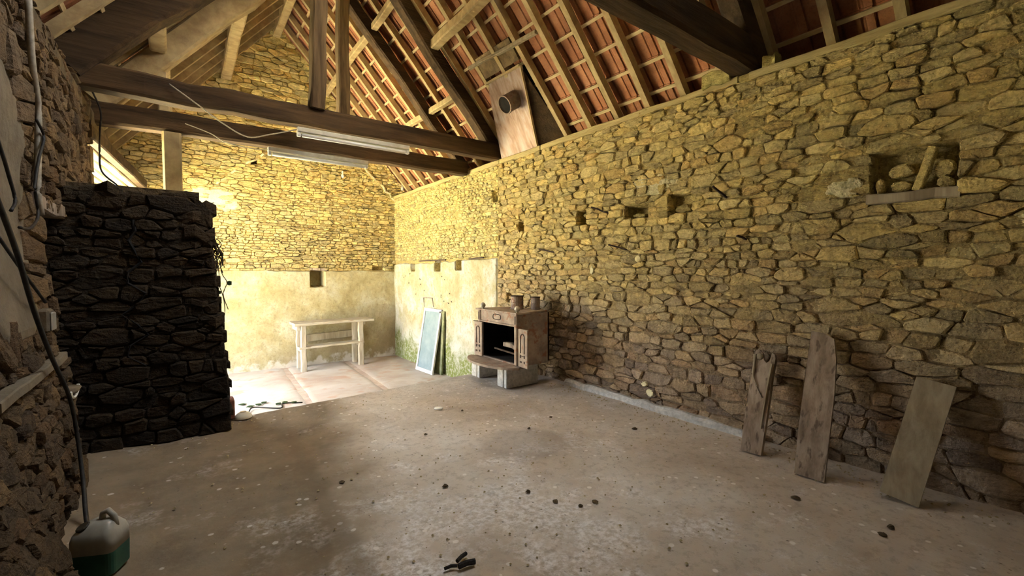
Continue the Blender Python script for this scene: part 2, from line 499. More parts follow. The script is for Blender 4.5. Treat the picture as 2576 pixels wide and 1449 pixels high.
def timber(p0, p1, w, h, segs=1, wob=0.0, up=(0, 0, 1), cham=0.12, w1=None, h1=None, seed=0):
    """beam from p0 to p1, w across and h along `up`, with waney edges"""
    rnd = random.Random(seed + int(1000 * (abs(p0[0]) + abs(p0[1]) + abs(p1[2]))))
    p0, p1 = Vector(p0), Vector(p1)
    d = (p1 - p0).normalized()
    u = Vector(up)
    s = d.cross(u).normalized()
    u = s.cross(d).normalized()
    w1, h1 = w1 or w, h1 or h
    V, Fc = [], []
    for i in range(segs + 1):
        t = i / segs
        c = p0.lerp(p1, t)
        if wob and 0 < i < segs:
            c = c + s * rnd.uniform(-wob, wob) + u * rnd.uniform(-wob, wob)
        hw, hh = (w + (w1 - w) * t) / 2, (h + (h1 - h) * t) / 2
        if wob:
            hw *= 1 + rnd.uniform(-1, 1) * wob * 2
            hh *= 1 + rnd.uniform(-1, 1) * wob * 2
        q = cham * min(hw, hh) * 2
        if cham:
            sec = [(-hw + q, -hh), (hw - q, -hh), (hw, -hh + q), (hw, hh - q), (hw - q, hh), (-hw + q, hh), (-hw, hh - q), (-hw, -hh + q)]
        else:
            sec = [(-hw, -hh), (hw, -hh), (hw, hh), (-hw, hh)]
        for a, b in sec:
            V.append(tuple(c + s * a + u * b))
    k = 8 if cham else 4
    for i in range(segs):
        for j in range(k):
            Fc.append((i * k + j, i * k + (j + 1) % k, (i + 1) * k + (j + 1) % k, (i + 1) * k + j))
    Fc.append(tuple(range(k))[::-1])
    Fc.append(tuple(segs * k + j for j in range(k)))
    return V, Fc


def tube(pts, r, sides=6, r1=None):
    pts = [Vector(p) for p in pts]
    V, Fc = [], []
    n = len(pts)
    for i, p in enumerate(pts):
        d = (pts[min(i + 1, n - 1)] - pts[max(i - 1, 0)]).normalized()
        a = d.cross(Vector((0, 0, 1)))
        if a.length < 0.05:
            a = d.cross(Vector((1, 0, 0)))
        a.normalize()
        b = d.cross(a)
        rr = r + ((r1 if r1 is not None else r) - r) * i / max(n - 1, 1)
        for j in range(sides):
            t = 2 * math.pi * j / sides
            V.append(tuple(p + a * math.cos(t) * rr + b * math.sin(t) * rr))
    for i in range(n - 1):
        for j in range(sides):
            Fc.append((i * sides + j, i * sides + (j + 1) % sides, (i + 1) * sides + (j + 1) % sides, (i + 1) * sides + j))
    Fc.append(tuple(range(sides))[::-1])
    Fc.append(tuple((n - 1) * sides + j for j in range(sides)))
    return V, Fc


def spline(pts, n=6):
    """Catmull-Rom points"""
    P = [Vector(p) for p in pts]
    P = [P[0] * 2 - P[1]] + P + [P[-1] * 2 - P[-2]]
    out = []
    for i in range(1, len(P) - 2):
        for k in range(n):
            t = k / n
            a, b, c, d = P[i - 1], P[i], P[i + 1], P[i + 2]
            out.append(0.5 * ((2 * b) + (c - a) * t + (2 * a - 5 * b + 4 * c - d) * t * t + (3 * b - a - 3 * c + d) * t ** 3))
    out.append(P[-2])
    return out


def lathe(prof, n=16, c=(0, 0, 0), axis=None):
    """profile of (r, z) turned about z"""
    V, Fc = [], []
    m = len(prof)
    for r, z in prof:
        for j in range(n):
            t = 2 * math.pi * j / n
            V.append((r * math.cos(t), r * math.sin(t), z))
    for i in range(m - 1):
        for j in range(n):
            Fc.append((i * n + j, i * n + (j + 1) % n, (i + 1) * n + (j + 1) % n, (i + 1) * n + j))
    Fc.append(tuple(range(n))[::-1])
    Fc.append(tuple((m - 1) * n + j for j in range(n)))
    q = Vector((0, 0, 1)).rotation_difference(Vector(axis)).to_matrix().to_4x4() if axis else Matrix()
    return xform((V, Fc), Matrix.Translation(c) @ q)


def prism(poly, fn, t0, t1):
    """extrude a 2-D outline; fn maps (a, b, t) to a point"""
    n = len(poly)
    V = [tuple(fn(a, b, t)) for t in (t0, t1) for a, b in poly]
    return V, [tuple(range(n))[::-1], tuple(range(n, 2 * n))] + [(i, (i + 1) % n, n + (i + 1) % n, n + i) for i in range(n)]


def fbm(x, y, z=0.0, o=4):
    return mnoise.fractal(Vector((x, y, z)), 1.0, 2.0, o)


def smooth01(t):
    t = max(0.0, min(1.0, t))
    return t * t * (3 - 2 * t)


# ------------------------------------------------------------------ rubble masonry
def clip(poly, nx, ny, c):
    """keep the side nx*x + ny*y <= c"""
    out = []
    n = len(poly)
    for i in range(n):
        p, q = poly[i], poly[(i + 1) % n]
        dp, dq = nx * p[0] + ny * p[1] - c, nx * q[0] + ny * q[1] - c
        if dp <= 0:
            out.append(p)
        if dp * dq < 0:
            t = dp / (dp - dq)
            out.append((p[0] + (q[0] - p[0]) * t, p[1] + (q[1] - p[1]) * t))
    return out


def rubble_cells(u0, u1, v0, v1, size, planes, voids, seed, asp=2.0, inside=None):
    """power diagram of coursed seeds in the u-v plane of a wall -> list of (polygon, centre)"""
    rnd = random.Random(seed)
    seeds = []
    v = v0 + 0.02
    while v < v1:
        h = size((u0 + u1) / 2, v) * rnd.uniform(0.75, 1.3)
        u = u0 - rnd.uniform(0, 0.2)
        ph = rnd.uniform(0, 50)
        while u < u1 + 0.1:
            hh = size(u, v)
            wd = hh * rnd.choice((0.7, 1.4, 1.9, 2.3, 2.8, 3.6)) * rnd.uniform(0.8, 1.2)
            uu = u + wd / 2
            vv = v + h / 2 + 0.22 * h * math.sin(uu * 1.7 + ph) + rnd.uniform(-0.13, 0.13) * h
            big = rnd.random() < 0.07
            wgt = (hh * rnd.uniform(0.8, 1.3)) ** 2 * asp if big else 0.0
            if rnd.random() < 0.10:
                seeds.append((uu + wd * 0.45, vv + h * rnd.choice((-.4, .4)), -(hh * 0.3) ** 2, hh, 0))
            seeds.append((uu, vv, wgt, hh, 0))
            u += wd
        v += h
    hid = []
    for (a, b, c, d) in voids:
        seeds = [s for s in seeds if not (a - 0.02 < s[0] < b + 0.02 and c - 0.02 < s[1] < d + 0.02)]
    if inside:
        seeds = [s for s in seeds if inside(s[0], s[1])]
    cell = 0.3
    grid = {}
    for i, s in enumerate(seeds):
        grid.setdefault((int(s[0] // cell), int(s[1] // cell)), []).append(i)
    res = []
    for i, s in enumerate(seeds):
        px, py = s[0], s[1] * asp
        rr = max(0.30, s[3] * 4)
        poly = [(px - rr, py - rr), (px + rr, py - rr), (px + rr, py + rr), (px - rr, py + rr)]
        gx, gy = int(s[0] // cell), int(s[1] // cell)
        near = []
        for a in (-2, -1, 0, 1, 2):
            for b in (-1, 0, 1):
                near += grid.get((gx + a, gy + b), [])
        near = [(abs(seeds[j][0] - s[0]) + abs(seeds[j][1] - s[1]) * asp, j) for j in near if j != i]
        near.sort()
        for dd, j in near[:26]:
            q = seeds[j]
            dx, dy = q[0] - px, q[1] * asp - py
            c = (q[0] ** 2 + (q[1] * asp) ** 2 - px ** 2 - py ** 2 + s[2] - q[2]) / 2
            poly = clip(poly, dx, dy, c)
            if len(poly) < 3:
                break
        if len(poly) < 3:
            continue
        poly = [(a, b / asp) for a, b in poly]
        for (nx, ny, c) in planes:
            poly = clip(poly, nx, ny, c)
            if len(poly) < 3:
                break
        for (a, b, c, d) in voids:            # cut away from a hole on its nearest side
            if len(poly) < 3:
                break
            cxm, cym = sum(p[0] for p in poly) / len(poly), sum(p[1] for p in poly) / len(poly)
            if a - 0.4 < cxm < b + 0.4 and c - 0.4 < cym < d + 0.4:
                e = [(a - cxm, (1, 0, a)), (cxm - b, (-1, 0, -b)), (c - cym, (0, 1, c)), (cym - d, (0, -1, -d))]
                poly = clip(poly, *max(e)[1])
        if len(poly) < 3:
            continue
        area = 0.5 * abs(sum(poly[k][0] * poly[(k + 1) % len(poly)][1] - poly[(k + 1) % len(poly)][0] * poly[k][1] for k in range(len(poly))))
        if area < 0.0009:
            continue
        res.append((poly, area))
    return res


def stone_geo(poly, area, fn, rnd, gap, relief):
    """one stone: rounded outline, broken face, sunk joint"""
    # drop tiny edges
    pts = []
    for i, p in enumerate(poly):
        q = poly[i - 1]
        if math.hypot(p[0] - q[0], p[1] - q[1]) > 0.012:
            pts.append(p)
    if len(pts) < 3:
        return None
    # round the corners
    out = []
    n = len(pts)
    for i in range(n):
        p, q, r = pts[i - 1], pts[i], pts[(i + 1) % n]
        la, lb = math.hypot(p[0] - q[0], p[1] - q[1]), math.hypot(r[0] - q[0], r[1] - q[1])
        ta, tb = min(0.42, 0.009 / la * rnd.uniform(0.5, 2.0)), min(0.42, 0.009 / lb * rnd.uniform(0.5, 2.0))
        out.append((q[0] + (p[0] - q[0]) * ta, q[1] + (p[1] - q[1]) * ta))
        out.append((q[0] + (r[0] - q[0]) * tb, q[1] + (r[1] - q[1]) * tb))
        if lb > 0.13:
            out.append((q[0] + (r[0] - q[0]) * 0.5 + rnd.uniform(-.006, .006), q[1] + (r[1] - q[1]) * 0.5 + rnd.uniform(-.007, .007)))
    cx, cy = sum(p[0] for p in out) / len(out), sum(p[1] for p in out) / len(out)
    w = max(p[0] for p in out) - min(p[0] for p in out)
    h = max(p[1] for p in out) - min(p[1] for p in out)
    m = len(out)
    prot = relief * rnd.uniform(-0.8, 1.0)
    tx, ty = rnd.uniform(-0.10, 0.10), rnd.uniform(-0.16, 0.16)
    rings = []
    for k, (ins, dep) in enumerate(((gap * 0.55, 0.075), (gap, 0.010), (gap + 0.07 * h + 0.002, -0.005))):
        sx, sy = max(0.2, 1 - 2 * ins / max(w, 0.02)), max(0.2, 1 - 2 * ins / max(h, 0.02))
        ring = []
        for (a, b) in out:
            j = 0.0 if k == 0 else 0.005
            uu = cx + (a - cx) * sx + rnd.uniform(-j, j)
            vv = cy + (b - cy) * sy + rnd.uniform(-j, j)
            d = dep
            if k:
                d = dep - prot + tx * (uu - cx) + ty * (vv - cy) + rnd.uniform(-1, 1) * 0.003 * k
            ring.append(fn(uu, vv, d))
        rings.append(ring)
    V = rings[0] + rings[1] + rings[2] + [fn(cx + rnd.uniform(-.15, .15) * w, cy + rnd.uniform(-.15, .15) * h, -0.008 - prot + rnd.uniform(-.004, .006))]
    Fc = []
    for k in (0, 1):
        for i in range(m):
            Fc.append((k * m + i, k * m + (i + 1) % m, (k + 1) * m + (i + 1) % m, (k + 1) * m + i))
    for i in range(m):
        Fc.append((2 * m + i, 2 * m + (i + 1) % m, 3 * m))
    return V, Fc


def lay_stones(parent, cells, fn, mat, seed, gap=0.0035, relief=0.016, flip=False, palette=None, limit=300, name='stone'):
    rnd = random.Random(seed)
    palette = palette or [(1.05, 1.0, 0.92), (0.92, 0.9, 0.9), (1.2, 1.12, 0.95), (0.72, 0.70, 0.72), (1.0, 0.88, 0.76), (1.1, 1.08, 1.05), (0.85, 0.80, 0.70)]
    items = []
    for poly, area in cells:
        g = stone_geo(poly, area, fn, rnd, gap, relief)
        if not g:
            continue
        V, Fc = g
        if flip:
            Fc = [q[::-1] for q in Fc]
        t = rnd.choice(palette)
        k = rnd.uniform(0.78, 1.18)
        items.append((view_size(V[-1], area), V, Fc, (t[0] * k, t[1] * k, t[2] * k)))
    items.sort(key=lambda i: -i[0])
    big = [i for i in items[:limit] if i[0] > 0]
    rest = items[len(big):]
    for s, V, Fc, t in big:
        build(name, (V, Fc), mat, parent, tint=t)
    if rest:
        VV, FF, TT = [], [], []
        for s, V, Fc, t in rest:
            n = len(VV)
            VV += V
            FF += [tuple(i + n for i in q) for q in Fc]
            TT += [t] * len(V)
        build('small_' + name + 'work', (VV, FF), mat, parent, tint=TT, kind='stuff')


def grid(nu, nv, pt, keep=None, flip=False):
    V = [tuple(pt(i / nu, j / nv)) for j in range(nv + 1) for i in range(nu + 1)]
    Fc = []
    for j in range(nv):
        for i in range(nu):
            if keep and not keep((i + .5) / nu, (j + .5) / nv):
                continue
            q = (j * (nu + 1) + i, j * (nu + 1) + i + 1, (j + 1) * (nu + 1) + i + 1, (j + 1) * (nu + 1) + i)
            Fc.append(q[::-1] if flip else q)
    used = sorted({i for f in Fc for i in f})
    mp = {k: n for n, k in enumerate(used)}
    return [V[i] for i in used], [tuple(mp[i] for i in f) for f in Fc]


def hole_depth(u, v, holes):
    for (a, b, c, d, dep) in holes:
        if a < u < b and c < v < d:
            return dep
    return None


# ================================================================== SETTING
# ---- front floor (raised) and far-bay floor
def front_edge(x):
    return 5.12 + 0.085 * x + 0.03 * fbm(x * 3, 0.3)


fl = empty('floor', (1.6, 1.8, 0), 'worn grey-brown concrete floor speckled with white in the near bay', kind='structure')


def fpt(s, t):
    x = -1.1 + s * 5.3
    y1 = front_edge(x)
    y = YF - 0.3 + (y1 - YF + 0.3) * t
    z = 0.006 * fbm(x * 1.3, y * 1.3) + 0.004 * fbm(x * 6, y * 6)
    z += 0.02 * smooth01((x - 3.7) / 0.3)
    z += 0.015 * smooth01((-0.2 - x) / 0.4)
    return (x, y, z)


build('floor_surface', grid(76, 100, fpt), 'floor', fl, smooth=True)
build('floor_step', grid(76, 6, lambda s, t: (-1.1 + s * 5.3, front_edge(-1.1 + s * 5.3) + 0.015 * fbm(s * 30, t * 5) * (1 if t < 1 else 0), ZB - 0.05 + (0.05 - ZB) * t + (fpt(s, 1)[2] if t == 1 else 0)), flip=True), 'floor', fl)

fb = empty('floor_far', (1.6, 7.5, ZB), 'pale concrete slab floor of the lower far bay', kind='structure')
build('slab_bed', box(-1.5, 4.2, 5.0, 10.3, ZB - 0.12, ZB - 0.012), 'joint', fb)
joints = [-1.4, -0.1, 1.53, 2.72, 4.1]
for i in range(4):
    a, b = joints[i], joints[i + 1]
    for (y0, y1) in ((5.15, 6.9), (6.91, 9.93)):
        sk = 0.05 if i > 0 else 0

        def spt(s, t, a=a, b=b, y0=y0, y1=y1, i=i):
            y = y0 + (y1 - y0) * t
            xa = a + 0.045 * (i >= 1) + (y - 8) * 0.05 * (i >= 2)
            xb = b - 0.045 * (i < 3) + (y - 8) * 0.05 * (1 <= i < 3)
            x = xa + (xb - xa) * s
            e = min(s, 1 - s) * (b - a)
            return (x, y, ZB + 0.006 * fbm(x * 2, y * 2) - 0.012 * (1 - smooth01(e / 0.03)))
        build('slab', grid(24, 22, spt), 'slab', fb, smooth=True)
yard = grid(8, 8, lambda s, t: (-26 + s * 24.8, -6 + t * 30, ZB - 0.08))
build('ground', yard, 'gravel', None, kind='structure', label='pale sunlit gravel yard outside the side doorway')

# ---- right wall
wr = empty('wall_right', (XR, 4, 0), 'long rubble stone wall with earth joints on the right', kind='structure')
RH = [(5.10, 5.24, 2.02, 2.16, 0.22), (3.86, 4.03, 2.01, 2.17, 0.20), (2.98, 3.27, 2.02, 2.16, 0.16), (2.48, 2.72, 2.02, 2.20, 0.10),
      (0.64, 1.08, 1.93, 2.28, 0.10), (5.42, 5.52, 1.0, 1.1, 0.1)]
FH = [(8.86, 9.04, 1.44, 1.60, 0.2), (7.68, 7.92, 1.44, 1.62, 0.24), (6.86, 7.06, 1.47, 1.63, 0.2), (5.74, 5.92, 2.52, 2.70, 0.08)]


def rw(u, v, d):
    bow = 0.02 * fbm(u * 0.5, v * 0.5, 3.1)
    return (XR + d + bow, u, v)


def rw_core(u0, u1, v0, v1, holes, off, nu, nv):
    def pt(s, t):
        u, v = u0 + (u1 - u0) * s, v0 + (v1 - v0) * t
        h = hole_depth(u, v, holes)
        d = off + 0.007 * fbm(u * 12, v * 12) + 0.016 * fbm(u * 1.8, v * 1.8, 8) if h is None else off + h
        return rw(u, v, d)
    return grid(nu, nv, pt)


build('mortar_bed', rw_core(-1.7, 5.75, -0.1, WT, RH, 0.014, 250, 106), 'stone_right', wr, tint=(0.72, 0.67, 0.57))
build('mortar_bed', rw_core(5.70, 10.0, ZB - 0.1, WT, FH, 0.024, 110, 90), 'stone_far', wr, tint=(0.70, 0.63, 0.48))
build('wall_core', merge(box(4.32, 4.62, -1.7, 10.2, ZB, 2.98), box(4.0, 4.5, -1.7, 4.7, WT - 0.03, WT), box(4.0, 4.5, 4.7, 10.1, WT - 0.03, WT)), 'outer', wr)


def size_r(u, v):
    s = 0.068 + 0.020 * fbm(u * 0.9 + 4, v * 1.3)
    if v < 1.35:
        s += 0.022 * smooth01((1.5 - v) / 0.5) * smooth01((4.6 - u) / 1.2)
    if u < 2.0:
        s += 0.012 * smooth01((2.0 - u) / 0.8)
    return max(0.042, s)


vr = [h[:4] for h in RH]
cells = rubble_cells(0.0, 5.73, 0.0, WT - 0.05, size_r, [(0, 1, WT - 0.055), (0, -1, 0.02), (1, 0, 5.735), (-1, 0, 0.1)], vr, 11, 2.5)
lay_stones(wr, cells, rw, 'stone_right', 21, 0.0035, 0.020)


def size_f(u, v):
    return 0.055 + 0.012 * fbm(u * 1.1 + 9, v * 1.4)


cells = rubble_cells(5.74, 9.95, 1.60, WT - 0.05, size_f, [(0, 1, WT - 0.055), (0, -1, -1.66), (-1, 0, -5.74), (1, 0, 9.95)], [h[:4] for h in FH[3:]], 12, 2.4)
lay_stones(wr, cells, lambda u, v, d: rw(u, v, d + 0.012), 'stone_far', 22, 0.0035, 0.009, limit=120, name='far_stone')


def prt(s, t):
    u = 5.76 + 4.19 * s
    top = 1.66 - 0.012 * (u - 5.7) + 0.03 * fbm(u * 2.5, 1.7)
    v = ZB - 0.02 + (top - ZB + 0.02) * t
    h = hole_depth(u, v, FH[:3])
    d = -0.002 + 0.012 * fbm(u * 1.4, v * 1.4) + 0.005 * fbm(u * 8, v * 8)
    if t > 0.99 or s < 0.004:
        d = 0.05
    return rw(u, v, d if h is None else h + 0.03)


build('plaster', grid(104, 64, prt), 'plaster_right', wr)
# crumbling lime patches between the stones
for k, (cu_, cv_, ru, rv, off) in enumerate([(2.95, 2.33, 0.42, 0.12, 0.000), (3.09, 1.585, 0.05, 0.05, -0.02), (3.76, 1.455, 0.035, 0.06, -0.02),
                                            (2.99, 0.245, 0.05, 0.03, -0.02), (2.90, 0.165, 0.06, 0.05, -0.02), (1.25, 2.06, 0.12, 0.10, 0.002), (0.28, 1.75, 0.12, 0.08, -0.012)]):
    def lp(s, t, k=k):
        u, v = cu_ + ru * (2 * s - 1), cv_ + rv * (2 * t - 1)
        e = math.hypot(2 * s - 1, 2 * t - 1) + 0.35 * fbm(u * 9, v * 9, k)
        return rw(u, v, off + 0.012 * fbm(u * 14, v * 14, k) + 0.05 * smooth01((e - 0.7) / 0.35))
    build('lime_patch', grid(18, 12, lp, keep=lambda s, t: math.hypot(2 * s - 1, 2 * t - 1) < 1.0), 'lime_patch' if k in (0, 5) else 'plaster_pale', wr)
# blocked niche with loose stones and a sill board
NI = [((0.93, 2.13), 0.075, 0.05), ((0.93, 2.03), 0.065, 0.04), ((0.71, 2.12), 0.06, 0.07), ((0.70, 2.02), 0.05, 0.05), ((1.04, 2.05), 0.03, 0.06), ((0.81, 2.21), 0.05, 0.03)]
rn = random.Random(5)
for (c_, a_, b_) in NI:
    poly = [(c_[0] + a_ * math.cos(t) * rn.uniform(.8, 1.1), c_[1] + b_ * math.sin(t) * rn.uniform(.8, 1.1)) for t in [i * math.pi / 4 + .3 for i in range(8)]]
    g = stone_geo(poly, a_ * b_ * 3, lambda u, v, d: rw(u, v, d + 0.045), rn, 0.002, 0.01)
    build('niche_stone', g, 'stone_right', wr, tint=(0.95, 0.9, 0.8))
build('niche_slab', timber((XR + 0.05, 0.84, 1.99), (XR + 0.03, 0.76, 2.26), 0.045, 0.05, 2, 0.004), 'stone_right', wr, tint=(1.0, 0.95, 0.8))
build('niche_sill', timber((XR + 0.02, 1.10, 1.955), (XR + 0.02, 0.62, 1.945), 0.10, 0.07, 4, 0.015), 'wood_pale', wr)
# fallen-in stones set back in two of the holes
for (y, z, a, b, dd) in [(3.12, 2.045, 0.10, 0.03, 0.05), (2.60, 2.06, 0.09, 0.05, 0.05), (3.92, 2.13, 0.05, 0.03, 0.05)]:
    poly = [(y + a * math.cos(t) * rn.uniform(.8, 1.1), z + b * math.sin(t) * rn.uniform(.8, 1.1)) for t in [i * math.pi / 4 + .3 for i in range(8)]]
    build('niche_stone', stone_geo(poly, .02, lambda u, v, d: rw(u, v, d + dd), rn, 0.002, 0.01), 'stone_right', wr, tint=(0.55, 0.55, 0.5))
build('cement_fillet', timber((XR - 0.03, 1.75, 0.02), (XR - 0.02, 4.15, 0.03), 0.13, 0.10, 16, 0.012, cham=0.3), 'block', wr)
# wall plate along the top
tr1 = empty('trim_1', (XR, 4, WT), 'timber wall plate running along the top of the right wall', kind='structure')
for a, b in ((-1.5, 1.95), (2.05, 4.72), (5.72, 10.0), (4.74, 5.70)):
    build('wall_plate', timber((XR + 0.055, a, WT - 0.025), (XR + 0.055, b, WT - 0.025), 0.12, 0.07, max(3, int((b - a) * 3)), 0.012, seed=int(a * 10)), 'wood_plate', tr1)

# ---- back gable wall
wb = empty('wall_back', (RX, YB, ZB), 'yellow rubble stone gable wall with plastered base at the far end', kind='structure')
BH = [(2.15, 2.44, 1.12, 1.46, 0.28), (1.12, 1.22, 3.50, 3.58, 0.2), (3.44, 3.70, 1.38, 1.54, 0.06)]


def bw(u, v, d):
    return (u, YB + d + 0.02 * fbm(u * 0.5, v * 0.5, 7.7), v)


def bpt(s, t):
    u = -1.35 + s * 5.9
    top = min(roof_z(u), 6.25) - 0.02
    v = ZB - 0.1 + (top - ZB + 0.1) * t
    h = hole_depth(u, v, BH)
    return bw(u, v, 0.026 + 0.006 * fbm(u * 12, v * 12) + 0.012 * fbm(u * 1.8, v * 1.8, 8) if h is None else 0.034 + h)


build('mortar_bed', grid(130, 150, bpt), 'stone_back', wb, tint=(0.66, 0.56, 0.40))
build('wall_core', prism([(-1.35, ZB), (4.62, ZB), (4.62, 2.9), (RX, 6.3), (-1.35, 2.9)], lambda a, b, t: (a, t, b), YB + 0.35, YB + 0.6), 'outer', wb)


def size_b(u, v):
    s = 0.058 + 0.014 * fbm(u * 1.2, v * 1.6 + 3)
    if v > 3.9:
        s += 0.035 * smooth01((v - 3.9) / 0.6)
    if u < 1.2 and v > 2.6:
        s += 0.02
    return s


kk = math.hypot(RK, 1)
planes = [(0, -1, -1.45), (RK / kk, 1 / kk, (RZ + RK * RX - 0.03) / kk), (-RK / kk, 1 / kk, (RZ - RK * RX - 0.03) / kk), (1, 0, 3.97), (-1, 0, 0.95)]
planes_up = [(0, -1, -1.45)] + planes[1:3]
cells = rubble_cells(-0.95, 4.3, 1.42, 6.25, size_b, planes_up, [h[:4] for h in BH], 13, 2.6,
                     inside=lambda u, v: v < roof_z(u) + 0.1 and not (u < 0.15 and v < 2.2) and not (u > 4.0 and v < 3.0))
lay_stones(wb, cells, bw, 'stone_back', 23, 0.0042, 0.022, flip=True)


def pbt(s, t):
    u = -1.0 + 4.98 * s
    top = 1.47 + 0.03 * fbm(u * 2.2, 5.5) + (0.06 if 1.15 < u < 1.35 else 0)
    v = ZB - 0.02 + (top - ZB + 0.02) * t
    h = hole_depth(u, v, BH[:1])
    d = 0.0 + 0.012 * fbm(u * 1.4, v * 1.4, 2) + 0.005 * fbm(u * 8, v * 8, 2)
    if t > 0.99:
        d = 0.05
    return bw(u, v, d if h is None else h + 0.03)


build('plaster', grid(110, 60, pbt), 'plaster_back', wb)


def ppatch(s, t):
    u, v = 0.15 + 0.75 * s, 2.55 + 0.42 * t
    e = max(abs(2 * s - 1), abs(2 * t - 1)) + 0.3 * fbm(u * 5, v * 5, 1)
    return bw(u, v, -0.010 + 0.006 * fbm(u * 9, v * 9) + 0.05 * smooth01((e - 0.75) / 0.3))


build('plaster', grid(24, 16, ppatch), 'plaster_pale', wb)
build('niche_lintel', timber((2.12, YB + 0.05, 1.485), (2.46, YB + 0.05, 1.475), 0.16, 0.05, 2, 0.01), 'wood_grey_z', wb)
build('slate_ledge', timber((0.90, YB - 0.02, 1.655), (2.92, YB - 0.02, 1.775), 0.07, 0.018, 14, 0.006, cham=0), 'stone_back', wb, tint=(0.7, 0.65, 0.6))
build('slate_ledge', timber((0.45, YB - 0.005, 2.42), (3.6, YB - 0.005, 2.20), 0.05, 0.016, 18, 0.010, cham=0), 'stone_back', wb, tint=(0.6, 0.55, 0.5))
# scar of an older, lower roof
for a, b in (((3.05, 3.95), (3.97, 3.05)), ((0.55, 3.05), (1.62, 3.98))):
    build('roof_scar', timber((a[0], YB - 0.004, a[1]), (b[0], YB - 0.004, b[1]), 0.03, 0.035, 14, 0.03), 'plaster_pale', wb)

# ---- left wall (with the wide side doorway of the far bay)
wl = empty('wall_left', (XL, 3, 0), 'brown rubble stone wall close on the left with patches of plaster', kind='structure')


def lx(u, v):
    x = XL + 0.17 * smooth01((1.9 - v) / 1.9) * smooth01((4.4 - u) / 0.3)
    x += 0.17 * smooth01((3.05 - u) / 0.35) * smooth01((0.75 - v) / 0.75)
    return x + 0.02 * fbm(u * 0.7, v * 0.7, 1.2)


def lw(u, v, d):
    return (lx(u, v) - d, u, v)


LH = [(4.16, 4.80, -0.2, 1.84, 0.42)]


def lpt(s, t):
    u, v = -1.7 + s * 8.05, -0.1 + t * (WT + 0.16)
    h = hole_depth(u, v, LH)
    return lw(u, v, 0.018 + 0.012 * fbm(u * 8, v * 8) if h is None else h)


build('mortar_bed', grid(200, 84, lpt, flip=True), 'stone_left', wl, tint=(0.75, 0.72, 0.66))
build('wall_core', merge(box(-1.33, -1.17, -1.7, 6.35, ZB, 3.0), box(-1.33, -0.75, 4.82, 6.34, ZB, 3.0), box(-1.33, -0.75, 9.35, 10.0, ZB, 3.1), box(-1.33, -0.72, 6.35, 9.4, 2.95, 3.14), box(-1.33, -0.72, -1.7, 6.4, 3.0, 3.12)), 'mortar_dark', wl)


def size_l(u, v):
    return 0.085 + 0.02 * fbm(u, v, 4)


def in_plaster(u, v):
    return u < 3.98 and 1.05 < v < 2.52 + 0.25 * fbm(u * 2, 0.4)


cells = rubble_cells(1.8, 6.33, 0.0, WT + 0.04, size_l, [(0, 1, WT + 0.04), (0, -1, 0.02), (1, 0, 6.34)], [h[:4] for h in LH], 14, 1.6,
                     inside=lambda u, v: not in_plaster(u, v))
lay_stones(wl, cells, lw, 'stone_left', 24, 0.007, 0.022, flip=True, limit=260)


def plpt(s, t):
    u, v = 0.5 + 3.52 * s, 1.0 + 1.62 * t
    e = max((u - 3.75) / 0.25, (1.12 - v) / 0.1, (v - 2.35 - 0.25 * fbm(u * 2, 0.4)) / 0.15)
    return lw(u, v, 0.0 + 0.012 * fbm(u * 2, v * 2, 5) + 0.004 * fbm(u * 9, v * 9) + 0.05 * smooth01(e))


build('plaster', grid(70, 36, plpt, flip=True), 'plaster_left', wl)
build('recess_lintel', timber((XL - 0.05, 3.95, 1.885), (XL - 0.05, 4.85, 1.89), 0.16, 0.10, 5, 0.01), 'wood_grey_z', wl)
build('ledge', timber((lx(2.9, .89) + 0.01, 2.7, 0.885), (lx(4.0, .9) + 0.01, 4.02, 0.905), 0.06, 0.05, 6, 0.012), 'plaster_left', wl)
for i in range(12):
    y = 6.36 + 0.02 * (i % 3)
    build('jamb_stone', timber((XL - 0.5, 6.30, ZB + 0.12 + i * 0.27), (XL + 0.015, 6.30, ZB + 0.12 + i * 0.27), 0.16 + 0.03 * (i % 2), 0.25, 3, 0.03), 'stone_left', wl, tint=(1.3, 1.2, 0.9))

d1 = empty('door_1', (XL, 7.8, ZB), 'wide open doorway in the left wall of the far bay under timber lintels', kind='structure')
for k in range(5):
    x0 = XL - 0.02 - 0.125 * k
    build('lintel_beam', timber((x0, 6.2, 2.86), (x0 + 0.27, 9.5, 2.86), 0.105, 0.14, 6, 0.01, seed=k), 'wood_x' if k == 0 else 'lintel', d1)

# ---- front wall behind the camera
wf = empty('wall_front', (RX, YF, 0), 'plain masonry wall behind the viewer', kind='structure')
build('wall_panel', prism([(-1.33, 0), (4.62, 0), (4.62, 2.9), (RX, 6.3), (-1.33, 2.9)], lambda a, b, t: (a, t, b), YF - 0.4, YF), 'absorbing_wall', wf)

# ---- stub of the torn-down cross wall
ws = empty('wall_partition', (-0.2, 4.98, 0), 'dark stub of a torn cross wall ending in a ragged edge', kind='structure')


def stub_end(v):
    return 0.34 - 0.115 * smooth01(v / 1.9) + 0.02 * fbm(v * 5, 3.3) - (0.10 * smooth01((v - 1.98) / 0.16))


def stub_top(u):
    return 2.08 + 0.03 * fbm(u * 4, 1.1) - 0.05 * smooth01((-0.45 - u) / 0.15)


def sw(u, v, d):
    return (u, 4.76 + d, v)


